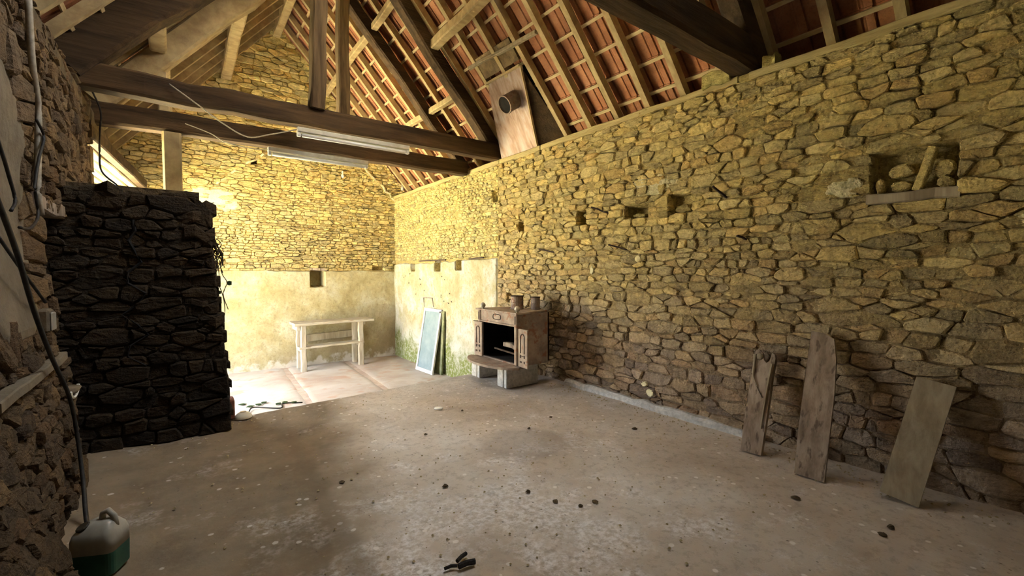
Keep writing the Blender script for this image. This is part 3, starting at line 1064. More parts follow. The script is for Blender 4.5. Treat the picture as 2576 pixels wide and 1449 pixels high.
build('mortar_bed', grid(30, 60, lambda s, t: (lambda v: (-0.9 + (stub_end(v) - 0.03 + 0.9) * s, 4.772 + 0.010 * fbm(s * 14, t * 30), v))(t * 2.07)), 'stone_dark', ws, tint=(0.7, 0.68, 0.65))
cs = []
for t in range(24):
    v = t * 0.089
    cs.append(box(-1.1, stub_end(v) - 0.03 + random.uniform(-.03, .02), 4.83, 5.20, v, v + 0.0895))
cs.append(box(-1.1, 0.12, 4.84, 5.18, -0.1, 2.03))
build('wall_core', merge(*cs), 'mortar_dark', ws)
cells = rubble_cells(-0.85, 0.40, 0.0, 2.12, lambda u, v: 0.082 + 0.02 * fbm(u * 2, v * 2, 6), [(0, -1, 0), (-1, 0, 0.85)], [], 15, 1.9,
                     inside=lambda u, v: u < stub_end(v) - 0.02 and v < stub_top(u) - 0.01 and abs(u + 0.30 - 0.06 * math.sin(v * 7) + 0.05 * (v < 1.2)) > 0.025)
cells = [(clip(clip(p, 1, 0, stub_end(sum(q[1] for q in p) / len(p))), 0, 1, stub_top(sum(q[0] for q in p) / len(p))), a) for p, a in cells]
cells = [(p, a) for p, a in cells if len(p) > 2]
lay_stones(ws, cells, sw, 'stone_dark', 25, 0.006, 0.02)
crk = [(-0.31 + 0.05 * math.sin(k * 1.9) + 0.035 * math.sin(k * 4.7), 4.742, 1.86 - 0.085 * k) for k in range(15)]
build('crack', tube(crk, 0.013, 4, 0.006), 'soot', ws)
# ragged returns of the broken end, and cap stones
rnd = random.Random(9)
v = 0.02
while v < 2.0:
    h = rnd.uniform(0.06, 0.13)
    e = stub_end(v + h / 2)
    build('end_stone', timber((e - 0.22, 4.98 + rnd.uniform(-.03, .03), v + h / 2), (e + rnd.uniform(-.015, .02), 4.98, v + h / 2), rnd.uniform(0.30, 0.42), h * 0.93, 3, 0.04, seed=int(v * 99)), 'stone_dark', ws, tint=(1.1, 1, .9))
    v += h
for k, x in enumerate((-0.75, -0.5, -0.22, 0.0)):
    build('cap_stone', timber((x - 0.12, 4.97, 2.06 - 0.03 * (k == 0)), (x + 0.13, 4.97, 2.06), 0.40, 0.07 + 0.02 * (k % 2), 3, 0.05, seed=k), 'stone_dark', ws, tint=(1, 1, .9))

# ---- roof
SL = math.hypot(1, RK)
slope_len = 3.05 * SL


def roof_pt(side, y, s, n):
    """s metres down the slope from the ridge, n metres above the rafter tops"""
    ca, sa = 1 / SL, RK / SL
    return (RX + side * (s * ca + n * sa), y, RZ - s * sa + n * ca)


def tile_geo(side, y0, s0, w, L):
    lift0, lift1 = 0.030, 0.046        # head on the batten, tail on the tile below
    prof = [(0.0, 0.022), (0.016, 0.022), (0.020, 0.0), (0.072, 0.0), (0.082, 0.010), (0.094, 0.010), (0.104, 0.0), (w - 0.002, 0.0)]
    V, Fc = [], []
    for s, li in ((s0, lift0), (s0 + L, lift1)):
        for a, b in prof:
            V.append(roof_pt(side, y0 + a, s, li + b))
    for s, li in ((s0, lift0), (s0 + L, lift1)):
        V.append(roof_pt(side, y0 + w - 0.002, s, li + 0.02))
        V.append(roof_pt(side, y0, s, li + 0.034))
    m = len(prof)
    for i in range(m - 1):
        Fc.append((i, i + 1, m + i + 1, m + i))
    a, b, c, d = 2 * m, 2 * m + 1, 2 * m + 2, 2 * m + 3
    Fc += [(m - 1, a, c, 2 * m - 1), (a, b, d, c), (b, 0, m, d), tuple(range(m)) + (a, b), tuple(range(m, 2 * m)) + (c, d)]
    return V, Fc


GAUGE, TW = 0.315, 0.2155
RAFT_Y = [2.30 - 0.435 * k for k in range(1, 10)] + [2.30 + 0.435 * k for k in range(0, 18)]
for side, nm in ((1, 'right'), (-1, 'left')):
    rf = empty('roof_' + nm, (RX + side * 1.3, 4.2, 4.8), 'terracotta tile roof slope on pale rafters and battens, ' + nm + ' side', kind='structure')
    for y in RAFT_Y:
        a, b = roof_pt(side, y, 0.02, -0.045), roof_pt(side, y, 4.18, -0.045)
        build('rafter', timber(a, b, 0.065, 0.09, 6, 0.006, up=(side * RK, 0, 1), cham=0, seed=int(y * 100)), 'rafter' if side > 0 else 'rafter_l', rf)
    nb = 13
    for k in range(nb + 1):
        s = 0.12 + k * GAUGE
        build('batten', timber(roof_pt(side, -1.55, s, 0.013), roof_pt(side, YB - 0.02, s, 0.013), 0.026, 0.034, 1, 0, up=(side, 0, -RK), cham=0), 'batten', rf)
    tiles = []
    for k in range(nb + 1):
        for j in range(int((YB + 1.7) / TW) + 1):
            y0 = -1.65 + j * TW
            s0 = 0.12 + k * GAUGE - 0.03
            if side > 0 and 4.68 < y0 + TW / 2 < 5.35 and s0 > 2.75:
                continue
            if side > 0 and 1.6 < y0 + TW / 2 < 4.2 and 0.02 < s0 + 0.17 < 2.15:
                continue                       # unseen skylight, opened to light the near floor
            g = tile_geo(side, y0, s0, TW, 0.375)
            c = Vector(roof_pt(side, y0 + TW / 2, s0 + 0.17, 0.02))
            d = (c - Vector((0, 0, CAM_H))).normalized()
            facing = abs(d.dot(Vector((side * RK, 0, 1)).normalized()))
            tiles.append((view_size(c, facing), g))
    tiles.sort(key=lambda t: -t[0])
    vis = [t for t in tiles[:300] if t[0] > 0]
    for s, g in vis:
        build('roof_tile', g, 'tile', rf)
    build('distant_tiling', merge(*[g for s, g in tiles[len(vis):]]), 'tile', rf, kind='stuff')
    build('leak_shell', grid(63, 25, lambda a, b: roof_pt(side, -2.0 + a * 12.6, -0.35 + b * 5.0, 0.13), flip=side > 0,
                           keep=lambda a, b: side < 0 or not (1.55 < -2.0 + a * 12.6 < 4.25 and -0.02 < -0.35 + b * 5.0 < 2.25)), 'leak_shell', rf)  # unseen shell added above the tiles to stop light leaks
    # purlins sit between the trusses
    if side > 0:
        pl = [((2.50, -1.5), (2.50, 4.0), 0.10), ((3.40, 6.1), (3.40, 7.2), 0.09), ((2.44, 6.0), (2.50, 9.95), 0.10), ((3.40, 7.2), (3.40, 9.95), 0.09)]
        for (xa, ya), (xb, yb), t in pl:
            build('purlin', timber((xa, ya, roof_z(xa) - 0.19), (xb, yb, roof_z(xb) - 0.19), t, t, 6, 0.012), 'rafter', rf)
        build('purlin', timber((2.93, 5.95, roof_z(2.93) - 0.215), (2.90, 2.0, roof_z(2.90) - 0.215), 0.13, 0.13, 8, 0.02), 'rafter', rf)
        build('trimmer', timber((3.30, 5.50, roof_z(3.30) - 0.125), (3.36, 4.10, roof_z(3.36) - 0.125), 0.05, 0.045, 4, 0.01), 'wood_pale', rf)
    else:
        for (xa, ya, yb) in ((0.74, 6.3, 9.98), (-0.15, 5.9, 9.98), (0.70, -1.5, 5.8)):
            build('purlin', timber((xa, ya, roof_z(xa) - 0.24), (xa, yb, roof_z(xa) - 0.24), 0.16, 0.20, 6, 0.012), 'rafter', rf)
        build('ridge_beam', timber((RX - 0.02, -1.5, RZ - 0.22), (RX - 0.02, 9.98, RZ - 0.22), 0.13, 0.20, 8, 0.01), 'rafter', rf)

w1 = empty('unseen_skylight_1', (2.35, 2.9, 5.5), 'unseen open skylight assumed between the rafters high beside the ridge', kind='structure')  # unseen opening, placed and sized to light the near floor
for a, b in (((1.57, 0.03), (1.57, 2.22)), ((4.24, 0.03), (4.24, 2.22))):
    build('unseen_skylight_frame', timber(roof_pt(1, a[0], a[1], 0.09), roof_pt(1, b[0], b[1], 0.09), 0.05, 0.08, up=(RK, 0, 1)), 'wood_pale', w1)
for s_ in (0.03, 2.22):
    build('unseen_skylight_frame', timber(roof_pt(1, 1.57, s_, 0.09), roof_pt(1, 4.24, s_, 0.09), 0.05, 0.08, up=(RK, 0, 1)), 'wood_pale', w1)

# ================================================================== THINGS
# ---- trusses
tn = empty('roof_truss', (RX, 5.8, 3.14), 'dark timber roof truss with king post carrying the upper strip light', 'truss', 'roof trusses')
build('tie_beam', timber((-1.0, 5.84, 3.27), (4.22, 5.80, 3.27), 0.20, 0.235, 14, 0.016), 'wood_x', tn)
build('king_post', timber((1.34, 5.78, 3.37), (1.42, 5.78, 5.75), 0.165, 0.185, 6, 0.012, up=(0, 1, 0)), 'wood_z', tn)
build('principal_rafter', timber((4.18, 5.9, roof_z(4.18) - 0.275), (1.66, 5.9, roof_z(1.66) - 0.275), 0.20, 0.19, 8, 0.015, up=(RK, 0, 1)), 'wood_sr', tn)
build('principal_rafter', timber((-0.86, 5.80, 3.38), (1.60, 5.86, roof_z(1.60) - 0.32), 0.24, 0.42, 8, 0.02, up=(-RK, 0, 1), h1=0.28), 'wood_sr', tn)
tf = empty('roof_truss', (RX, 6.65, 3.05), 'farther timber roof truss over the lower bay with pale left rafter', 'truss', 'roof trusses')
build('tie_beam', timber((-1.0, 6.70, 3.17), (3.90, 6.66, 3.17), 0.20, 0.23, 14, 0.018), 'wood_x', tf)
build('king_post', timber((1.90, 6.66, 3.26), (1.92, 6.66, 5.75), 0.155, 0.17, 6, 0.012, up=(0, 1, 0)), 'wood_z', tf)
build('principal_rafter', timber((4.10, 7.0, roof_z(4.10) - 0.25), (1.66, 7.0, roof_z(1.66) - 0.25), 0.18, 0.17, 8, 0.015, up=(RK, 0, 1)), 'wood_sr', tf)
build('principal_rafter', timber((-0.72, 6.72, 3.30), (1.60, 6.72, roof_z(1.60) - 0.40), 0.20, 0.26, 8, 0.02, up=(-RK, 0, 1)), 'rafter_l', tf)
build('queen_post', timber((-0.12, 6.70, 3.26), (-0.14, 6.70, 3.75), 0.11, 0.11, 2, 0.01, up=(0, 1, 0)), 'rafter', tf)
t3 = empty('roof_truss', (RX, 2.0, 3.14), 'nearest roof truss with thick beam end resting on the right wall', 'truss', 'roof trusses')
build('tie_beam', timber((-1.0, 2.0, 3.36), (4.15, 2.02, 3.28), 0.22, 0.27, 12, 0.018), 'wood_x', t3)
build('principal_rafter', timber((4.30, 1.98, roof_z(4.30) - 0.22), (1.66, 1.98, roof_z(1.66) - 0.24), 0.19, 0.20, 8, 0.015, up=(RK, 0, 1)), 'wood_sr', t3)
build('principal_rafter', timber((-0.9, 1.98, 3.30), (1.58, 1.98, roof_z(1.58) - 0.32), 0.20, 0.24, 8, 0.015, up=(-RK, 0, 1)), 'wood_sl', t3)
build('king_post', timber((RX, 2.0, 3.45), (RX, 2.0, 5.9), 0.17, 0.18, 5, 0.012, up=(0, 1, 0)), 'wood_z', t3)

build('timber_post', timber((-0.06, 6.68, ZB), (-0.06, 6.68, 3.06), 0.185, 0.18, 8, 0.012, up=(0, 1, 0)), 'rafter_l', None,
      label='upright timber post behind the dark wall stub, holding up the farther beam', category='post')
# stone pad and rubble at the near beam end
for k, (x, y, z, a, b, c, lab) in enumerate([(4.0, 2.24, 3.19, 0.16, 0.26, 0.13, 'grey flat stone block on the wall top left of the nearest beam end'),
                                             (4.02, 1.80, 3.19, 0.12, 0.10, 0.12, 'small pale broken stone on the wall top right of the nearest beam end')]):
    build('loose_stone', timber((x, y - b / 2, z), (x, y + b / 2, z), a, c, 3, 0.02, seed=k), 'stone_right', None, tint=(0.9, 0.95, 0.8), label=lab, category='stone')


# ---- strip lights
def strip_light(xa, xb, y, z, label):
    t = empty('strip_light', ((xa + xb) / 2, y, z), label, 'strip light', 'fluorescent strip lights on the beams')
    build('housing', box(xa, xb, y - 0.035, y + 0.035, z, z + 0.055, 0.006), 'fixture', t)
    build('lamp_tube', lathe([(0.015, 0.0), (0.024, 0.004), (0.024, xb - xa - 0.10), (0.015, xb - xa - 0.096)], 10, (xa + 0.05, y, z - 0.028), (1, 0, 0)), 'tube', t, smooth=True)
    for x in (xa + 0.02, xb - 0.02):
        build('lamp_holder', box(x - 0.02, x + 0.02, y - 0.022, y + 0.022, z - 0.05, z + 0.01, 0.005), 'white_paint', t)


strip_light(1.10, 2.46, 5.66, 3.04, 'white fluorescent strip light hung on the king post truss beam')
strip_light(0.92, 2.20, 6.52, 2.975, 'white fluorescent strip light under the farther tie beam')
strip_light(0.95, 2.30, 1.86, 3.19, 'white fluorescent strip light cut off at the top edge on the nearest truss')
for (x, z, lab) in ((2.80, 3.47, 'small bare white bulb on the gable below the farther beam'), (4.13, 3.34, 'tiny white bulb in the roof corner above the right wall')):
    t = empty('light_bulb', (x, YB - 0.05, z), lab, 'bulb', 'bare bulbs on the gable')
    build('glass', lathe([(0.012, 0.05), (0.018, 0.03), (0.034, 0.0), (0.034, -0.02), (0.02, -0.045), (0.004, -0.05)], 10, (x, YB - 0.07, z)), 'tube', t, smooth=True)
    build('socket', lathe([(0.02, 0.045), (0.02, 0.085), (0.012, 0.095)], 8, (x, YB - 0.07, z)), 'white_paint', t)
    build('bracket', timber((x, YB - 0.07, z + 0.09), (x, YB + 0.02, z + 0.09), 0.012, 0.012), 'fixture', t)

# ---- chimney hood in the roof
ch = empty('flue_hood', (3.9, 5.2, 3.14), 'rust-streaked sheet metal flue hood at the foot of the tile roof', 'hood')
bl, br, tr_, tl = Vector((3.96, 5.66, 3.15)), Vector((3.96, 4.80, 3.15)), Vector((3.50, 4.58, 4.03)), Vector((3.50, 5.34, 4.05))
off = Vector((0.03, 0, 0.01))


def quad_panel(a, b, c, d, o):
    V = [tuple(p) for p in (a, b, c, d, a + o, b + o, c + o, d + o)]
    return V, [(0, 1, 2, 3), (7, 6, 5, 4), (0, 4, 5, 1), (1, 5, 6, 2), (2, 6, 7, 3), (3, 7, 4, 0)]


build('front_panel', quad_panel(bl, br, tr_, tl, off), 'sheet', ch)
rc = Vector((4.22, 4.50, 3.24))
build('side_panel', quad_panel(br, rc, (rc + tr_) / 2, tr_, Vector((0, 0.02, 0))), 'wood_sr', ch)
build('side_panel', quad_panel(bl, Vector((4.22, 5.60, 3.24)), Vector((3.9, 5.5, 3.62)), tl, Vector((0, -0.02, 0))), 'wood_sr', ch)
build('edge_strip', timber(br + Vector((-.01, -.01, 0)), tr_ + Vector((-.01, -.01, 0)), 0.018, 0.03, 3, 0.003, up=(1, 0, 0)), 'batten', ch)
build('edge_strip', timber(tl + Vector((-.02, 0, 0)), tr_ + Vector((-.02, 0, 0)), 0.03, 0.03, 3, 0.004), 'batten', ch)
build('top_board', quad_panel(tl + Vector((-.05, .05, .05)), tr_ + Vector((-.05, -.03, .05)), tr_ + Vector((-.22, -.03, .27)), tl + Vector((-.22, .05, .27)), Vector((.03, 0, .03))), 'wood_sl', ch)
pb = Vector((3.74, 4.90, 3.80))
pd = Vector((-0.84, 0.02, -0.54)).normalized()
outer = lathe([(0.115, 0.0), (0.115, 0.28), (0.123, 0.285), (0.123, 0.31), (0.108, 0.31), (0.108, 0.06)], 24, pb, pd)
build('flue_pipe', outer, 'tin', ch, smooth=False)
pipe_ = bpy.data.objects['flue_pipe']
build('pipe_soot', lathe([(0.1075, 0.29), (0.1065, 0.29), (0.1065, 0.065), (0.10, 0.062)], 24, pb, pd), 'soot', pipe_)

# ---- stove
sv = empty('wood_stove', (3.5, 4.75, 0.25), 'dusty cast iron fireplace stove with open doors on concrete blocks', 'stove')
FX = 3.27
y0, y1 = 4.30, 5.16
build('top_plate', prism([(3.20, y0 - 0.03), (3.20, y1 + 0.03), (3.30, y1 + 0.05), (3.78, y1 - 0.08), (3.78, y0 + 0.08), (3.30, y0 - 0.05)], lambda a, b, t: (a, b, t), 0.925, 0.945), 'iron', sv)
build('body', merge(box(FX, 3.74, y0, y0 + 0.02, 0.30, 0.925), box(FX, 3.74, y1 - 0.02, y1, 0.30, 0.925), box(3.72, 3.74, y0, y1, 0.30, 0.925), box(FX, 3.74, y0, y1, 0.285, 0.305)), 'iron', sv)
build('firebox', merge(box(3.70, 3.718, y0 + 0.03, y1 - 0.03, 0.31, 0.92), box(FX + .02, 3.70, y0 + 0.021, y0 + 0.03, 0.31, 0.92), box(FX + .02, 3.70, y1 - 0.03, y1 - 0.021, 0.31, 0.92),
                       box(FX + .02, 3.70, y0 + .03, y1 - .03, 0.306, 0.312), box(FX + .04, 3.70, y0 + .03, y1 - .03, 0.86, 0.92)), 'soot', sv)
fp = build('front_panel', box(FX - 0.03, FX + 0.01, y0 + 0.02, y1 - 0.02, 0.785, 0.925, 0.008), 'iron', sv)
ring = [(0.085 * math.copysign(abs(math.cos(t)) ** .6, math.cos(t)), 0.034 * math.copysign(abs(math.sin(t)) ** .6, math.sin(t))) for t in [i * math.pi / 12 for i in range(25)]]
build('emblem', tube([(FX - 0.032, 4.74 + a, 0.858 + b) for a, b in ring], 0.005, 5), 'rod', fp)
build('lower_moulding', box(FX - 0.045, FX + 0.01, y0, y1, 0.768, 0.790, 0.006), 'iron', fp)
for y in (y0 - 0.005, y1 - 0.045):
    pl_ = build('pilaster', box(FX - 0.05, FX + 0.02, y, y + 0.055, 0.30, 0.925, 0.01), 'iron', sv)
    build('pilaster_slot', box(FX - 0.053, FX - 0.045, y + 0.018, y + 0.036, 0.80, 0.90), 'rod', pl_)
for y in (y0 + 0.0, y1 - 0.10):
    build('knob', merge(lathe([(0.004, -0.038), (0.026, -0.026), (0.037, 0), (0.026, 0.026), (0.004, 0.038)], 12, (3.235, y, 0.99)), lathe([(0.018, 0), (0.010, 0.02)], 8, (3.235, y, 0.944))), 'brass', sv, smooth=True)


def stove_door(origin, ang, w, label=None):
    mat = Matrix.Translation(origin) @ Matrix.Rotation(ang, 4, 'Z')
    dr = build('door', xform(box(-0.012, 0.012, 0, w, 0, 0.455, 0.006), mat), 'iron', sv)
    c, hw = w / 2, w * 0.20
    arch = [(c - hw, 0.17)] + [(c - hw * math.cos(t), 0.36 + hw * math.sin(t)) for t in [i * math.pi / 8 for i in range(9)]] + [(c + hw, 0.17)]
    build('arch_slot', xform(tube([(-0.013, a, b) for a, b in arch], 0.007, 5), mat), 'rod', dr)
    for (a, b, s, t) in ((c - hw - .01, 0.115, .02, .035), (c + hw - .01, 0.115, .02, .035), (c - hw - .01, 0.055, .02, .025), (c + hw - .02, 0.055, .035, .02), (c - 0.02, 0.135, .04, .008)):
        build('cut_out', xform(box(-0.016, -0.009, a, a + s, b, b + t), mat), 'rod', dr)
    return dr


stove_door((FX - 0.07, 5.015, 0.315), R(4), 0.175)
stove_door((FX - 0.045, 4.075, 0.30), R(-5), 0.20)
ft = [(FX - 0.0, 5.22)] + [(FX - 0.30 * math.sin(t), 4.78 + 0.56 * math.cos(t)) for t in [i * math.pi / 16 for i in range(1, 16)]] + [(FX, 4.28), (FX + 0.05, 4.28), (FX + 0.05, 5.22)]
build('hearth', prism(ft, lambda a, b, t: (a, b, t), 0.262, 0.290), 'iron', sv)
build('grate', merge(*[timber((FX + 0.06, 4.42 + 0.05 * k, 0.34), (FX + 0.06, 4.42 + 0.05 * k, 0.41), 0.012, 0.02) for k in range(9)], timber((FX + 0.05, 4.38, 0.41), (FX + 0.05, 4.90, 0.43), 0.02, 0.02)), 'rod', sv)
build('burnt_log', timber((FX + 0.18, 4.36, 0.42), (FX + 0.20, 4.88, 0.47), 0.07, 0.06, 5, 0.03), 'wood_grey_z', sv)
build('damper_rod', timber((FX - 0.02, y1 + 0.0, 0.77), (FX - 0.06, y1 + 0.10, 0.765), 0.012, 0.012), 'rod', sv)
for k, (x, y, lab) in enumerate([(3.17, 4.43, 'concrete block under the right front of the stove'), (3.20, 5.10, 'concrete block under the left end of the stove')]):
    t = build('concrete_block', merge(box(x, x + 0.5, y, y + 0.055, 0.004, 0.258, 0.006), box(x + 0.02, x + 0.5, y + 0.055, y + 0.075, 0.004, 0.25), box(x, x + 0.5, y + 0.075, y + 0.20, 0.004, 0.258, 0.006)), 'block', None,
              label=lab, category='block', group='concrete blocks under the stove')
for k, (x, y, r, h, lab) in enumerate([(3.55, 4.72, 0.085, 0.17, 'wide rusty tin can standing on the stove top'), (3.70, 4.52, 0.06, 0.16, 'narrow dark tin can on the stove behind the wide one')]):
    t = empty('tin_can', (x, y, 0.945), lab, 'can', 'tins on the stove')
    build('body', lathe([(r, 0), (r + .002, .01), (r - .002, .02), (r - .002, h * .5), (r + .001, h * .52), (r - .002, h * .54), (r - .002, h - .01), (r + .002, h), (r - .006, h), (r - .006, .02), (0.01, .02)], 18, (x, y, 0.946)), 'tin', t)
    build('rim', lathe([(r, h - .006), (r + .005, h), (r + .003, h + .005), (r - .004, h + .005), (r - .005, h - .002)], 18, (x, y, 0.947)), 'rod', t)


# ---- leaning boards
def plank(name, outline, foot, top, thick, label, mat, group, extra=None):
    """outline in (across, up) metres; leans from the foot point to the top point"""
    foot, top = Vector(foot), Vector(top)
    up = (top - foot).normalized()
    ac = Vector((0.12, -1, 0)).normalized()
    ac = (ac - up * ac.dot(up)).normalized()
    no = up.cross(ac).normalized()
    if no.x > 0:
        no = -no

    def fn(a, b, t):
        w = 0.006 * math.sin(b * 4)
        return foot + ac * a + up * b + no * (t + w)
    n = empty(name, foot, label, 'board', group)
    build('board', prism(outline, fn, -thick / 2, thick / 2), mat, n)
    return n, fn


G = 'boards leaning on the right wall'
o1 = [(-0.075, 0), (0.075, 0), (0.080, 0.42), (0.078, 0.60), (0.082, 0.77), (0.070, 0.80), (0.050, 0.81), (0.042, 0.74), (0.02, 0.72), (0.0, 0.74), (-0.02, 0.80), (-0.05, 0.825), (-0.072, 0.81), (-0.080, 0.6), (-0.080, 0.3)]
n1, f1 = plank('leaning_board', o1, (3.60, 1.70, 0.01), (3.86, 1.72, 0.80), 0.05, 'short split board with notched top leaning left of the tall plank', 'wood_grey_z', G)
build('bark_ridge', tube([f1(-0.07, 0.78, 0.03), f1(-0.06, 0.6, 0.03), f1(-0.02, 0.52, 0.032)], 0.012, 6, 0.003), 'wood_pale', n1)
build('bark_ridge', tube([f1(0.065, 0.72, 0.03), f1(0.055, 0.5, 0.034), f1(0.05, 0.2, 0.03)], 0.014, 6, 0.004), 'wood_pale', n1)
build('knot', lathe([(0.03, 0), (0.022, 0.012), (0.008, 0.016)], 10, f1(-0.035, 0.765, 0.022), (-1, 0, .3)), 'wood_pale', n1, smooth=True)
build('crack', tube([f1(-0.075, 0.62, 0.026), f1(-0.03, 0.53, 0.027), f1(0.03, 0.44, 0.027)], 0.003, 4), 'cap', n1)
o2 = [(-0.085, 0.0), (0.095, -0.01), (0.100, 0.3), (0.105, 0.6), (0.095, 0.85), (0.070, 1.00), (0.0, 1.04), (-0.075, 1.05), (-0.085, 0.7), (-0.088, 0.3)]
plank('leaning_board', o2, (3.50, 1.26, 0.01), (3.87, 1.32, 0.98), 0.035, 'tall wide plank with rounded corner leaning between two shorter boards', 'wood_grey_z', G)
o3 = [(-0.095, 0), (0.095, 0), (0.095, 0.78), (-0.095, 0.78)]
plank('leaning_board', o3, (3.585, 0.79, 0.02), (3.86, 0.695, 0.70), 0.035, 'short square-cut pale board leaning tilted at far right', 'wood_pale', G)

# ---- iron rods and pegs in the wall
for k, (a, b) in enumerate([((4.80, 1.735), (4.36, 1.685)), ((3.81, 2.187), (3.49, 2.112)), ((3.54, 1.74), (3.23, 1.68)), ((2.27, 2.205), (2.10, 2.10)), ((2.03, 1.75), (1.89, 1.71))]):
    lab = ['thin iron rod sticking out of the wall above the stove', 'iron rod beside the small dark hole high in the right wall', 'thin iron rod in the wall below the square hole',
           'short dark iron bracket right of the dark stone in the wall', 'short iron pin low right of the wall holes'][k]
    L_ = a[0] - b[0]
    build('iron_rod', timber((XR + 0.02, b[0] + 0.03, b[1]), (XR - 0.10, b[0] + L_ * 0.62, b[1] + (a[1] - b[1])), 0.018, 0.018, 3, 0.004), 'rod', None, label=lab, category='rod', group='iron rods in the right wall')
pegs = [((3.97, 8.55, 1.625), (3.93, 7.4, 1.63)), ((3.97, 6.58, 1.63), (3.92, 6.1, 1.64))]
for k, (a, b) in enumerate(pegs):
    build('iron_bar', timber((a[0] - 0.04, a[1], a[2] + .02), (b[0] - .01, b[1], b[2] + .02), 0.022, 0.022, 4, 0.003), 'rod', None,
          label=['long thin iron bar above the plaster between the square sockets', 'short iron bar above the plaster near its right end'][k], category='rod', group='bars over the plaster')
rn = random.Random(31)
for k in range(16):
    y, z = rn.uniform(7.3, 9.5), rn.uniform(0.85, 1.42)
    build('nail', timber((3.99, y, z), (3.93, y - rn.uniform(.08, .2), z - rn.uniform(-.02, .06)), 0.011, 0.011, 2, 0.002), 'rod', None,
          label='thin bent nail in the whitewashed plaster of the right wall', category='nail', group='nails in the plaster')

# ---- workbench
wbn = empty('workbench', (2.45, 9.55, ZB), 'bleached wooden workbench with a lower shelf against the gable', 'workbench')
for k, (a, b) in enumerate(((9.26, 9.52), (9.525, 9.80))):
    build('top_plank', timber((1.70, (a + b) / 2, 0.415), (3.22, (a + b) / 2, 0.425), b - a, 0.05, 8, 0.006, cham=0.1, seed=k), 'wood_bench', wbn)
build('apron', box(1.74, 1.80, 9.30, 9.76, 0.30, 0.395, 0.004), 'wood_bench', wbn)
build('apron', box(2.98, 3.05, 9.30, 9.76, 0.34, 0.395, 0.004), 'wood_bench', wbn)
for x in (1.86, 2.96):
    for y in (9.33, 9.74):
        build('leg', timber((x, y, ZB), (x, y, 0.40), 0.10, 0.085, 5, 0.008, up=(0, 1, 0)), 'wood_leg', wbn)
build('shelf', timber((1.78, 9.42, -0.045), (3.02, 9.42, -0.02), 0.26, 0.04, 6, 0.006), 'wood_bench', wbn)
build('shelf_rail', box(1.82, 1.88, 9.30, 9.78, -0.13, -0.065, 0.004), 'wood_bench', wbn)
build('shelf_rail', box(2.95, 3.01, 9.30, 9.78, -0.12, -0.045, 0.004), 'wood_bench', wbn)
build('back_board', timber((1.80, 9.80, 0.07), (3.02, 9.80, 0.12), 0.03, 0.14, 5, 0.006), 'wood_pale', wbn)


# ---- framed panel leaning on the plaster
def leaning_frame(name, a, b, top, label, cat):
    a, b, top = Vector(a), Vector(b), Vector(top)
    ux = (b - a)
    W = ux.length
    ux.normalize()
    uy = (top - a)
    uy = (uy - ux * uy.dot(ux))
    H = uy.length
    uy.normalize()
    nn = ux.cross(uy)
    if nn.x > 0:
        nn = -nn
    f = lambda s, t, d: a + ux * s + uy * t + nn * d
    o = empty(name, (a + b) / 2, label, cat)
    return o, f, W, H


fr, ff, W, H = leaning_frame('framed_panel', (3.70, 8.22, ZB + 0.005), (3.735, 7.56, ZB + 0.005), (3.91, 8.24, 0.71), 'white framed pale blue screen leaning on the plastered wall', 'screen')
bwid = 0.055
for (s0, s1, t0, t1) in ((0, bwid, 0, H), (W - bwid, W, 0, H), (bwid, W - bwid, 0, bwid * 1.2), (bwid, W - bwid, H - bwid, H)):
    build('frame_bar', prism([(s0, t0), (s1, t0), (s1, t1), (s0, t1)], ff, 0, 0.03), 'white_paint', fr)
build('panel', prism([(bwid, bwid), (W - bwid, bwid), (W - bwid, H - bwid), (bwid, H - bwid)], ff, 0.008, 0.014), 'mesh_panel', fr)
build('hinge', lathe([(0.018, 0), (0.018, 0.01), (0.008, 0.014)], 8, ff(W - 0.03, H - 0.05, 0.03), (-1, 0, 0.2)), 'rod', fr)
f2, fg, W2, H2 = leaning_frame('mouldy_panel', (3.86, 8.1, ZB + 0.005), (3.88, 7.46, ZB + 0.005), (3.935, 8.1, 0.69), 'dark mouldy board leaning behind the white framed screen', 'board')
build('board', prism([(0, 0), (W2, 0), (W2, H2), (0, H2)], fg, 0, 0.02), 'green_board', f2)
build('edge', prism([(W2 - 0.035, 0), (W2, 0), (W2, H2), (W2 - 0.035, H2)], fg, 0.02, 0.035), 'green_board', f2)
build('wire_bracket', tube([(3.95, 8.38, 0.72), (3.93, 8.37, 0.91), (3.93, 7.99, 0.915), (3.95, 7.96, 0.74)], 0.012, 6), 'conduit', None,
      label='bent wire bracket on the wall just above the framed screen', category='bracket')

# ---- jerrycan
jc = empty('jerrycan', (-0.345, 2.87, 0), 'milky plastic jerrycan part filled with dark green liquid', 'jerrycan')
JM = Matrix.Translation((-0.345, 2.87, 0.012)) @ Matrix.Rotation(R(-25), 4, 'Z') @ Matrix.Scale(0.80, 4)


def rrect(w, d, r, n=4):
    out = []
    for cx_, cy_, a0 in ((w - r, d - r, 0), (-w + r, d - r, 90), (-w + r, -d + r, 180), (w - r, -d + r, 270)):
        for i in range(n + 1):
            t = R(a0 + 90 * i / n)
            out.append((cx_ + r * math.cos(t), cy_ + r * math.sin(t)))
    return out


def loft(sections):
    V, Fc = [], []
    n = len(sections[0][0])
    for poly, z, ox, oy in sections:
        V += [(a + ox, b + oy, z) for a, b in poly]
    for k in range(len(sections) - 1):
        for i in range(n):
            Fc.append((k * n + i, k * n + (i + 1) % n, (k + 1) * n + (i + 1) % n, (k + 1) * n + i))
    Fc.append(tuple(range(n))[::-1])
    Fc.append(tuple((len(sections) - 1) * n + i for i in range(n)))
    return V, Fc


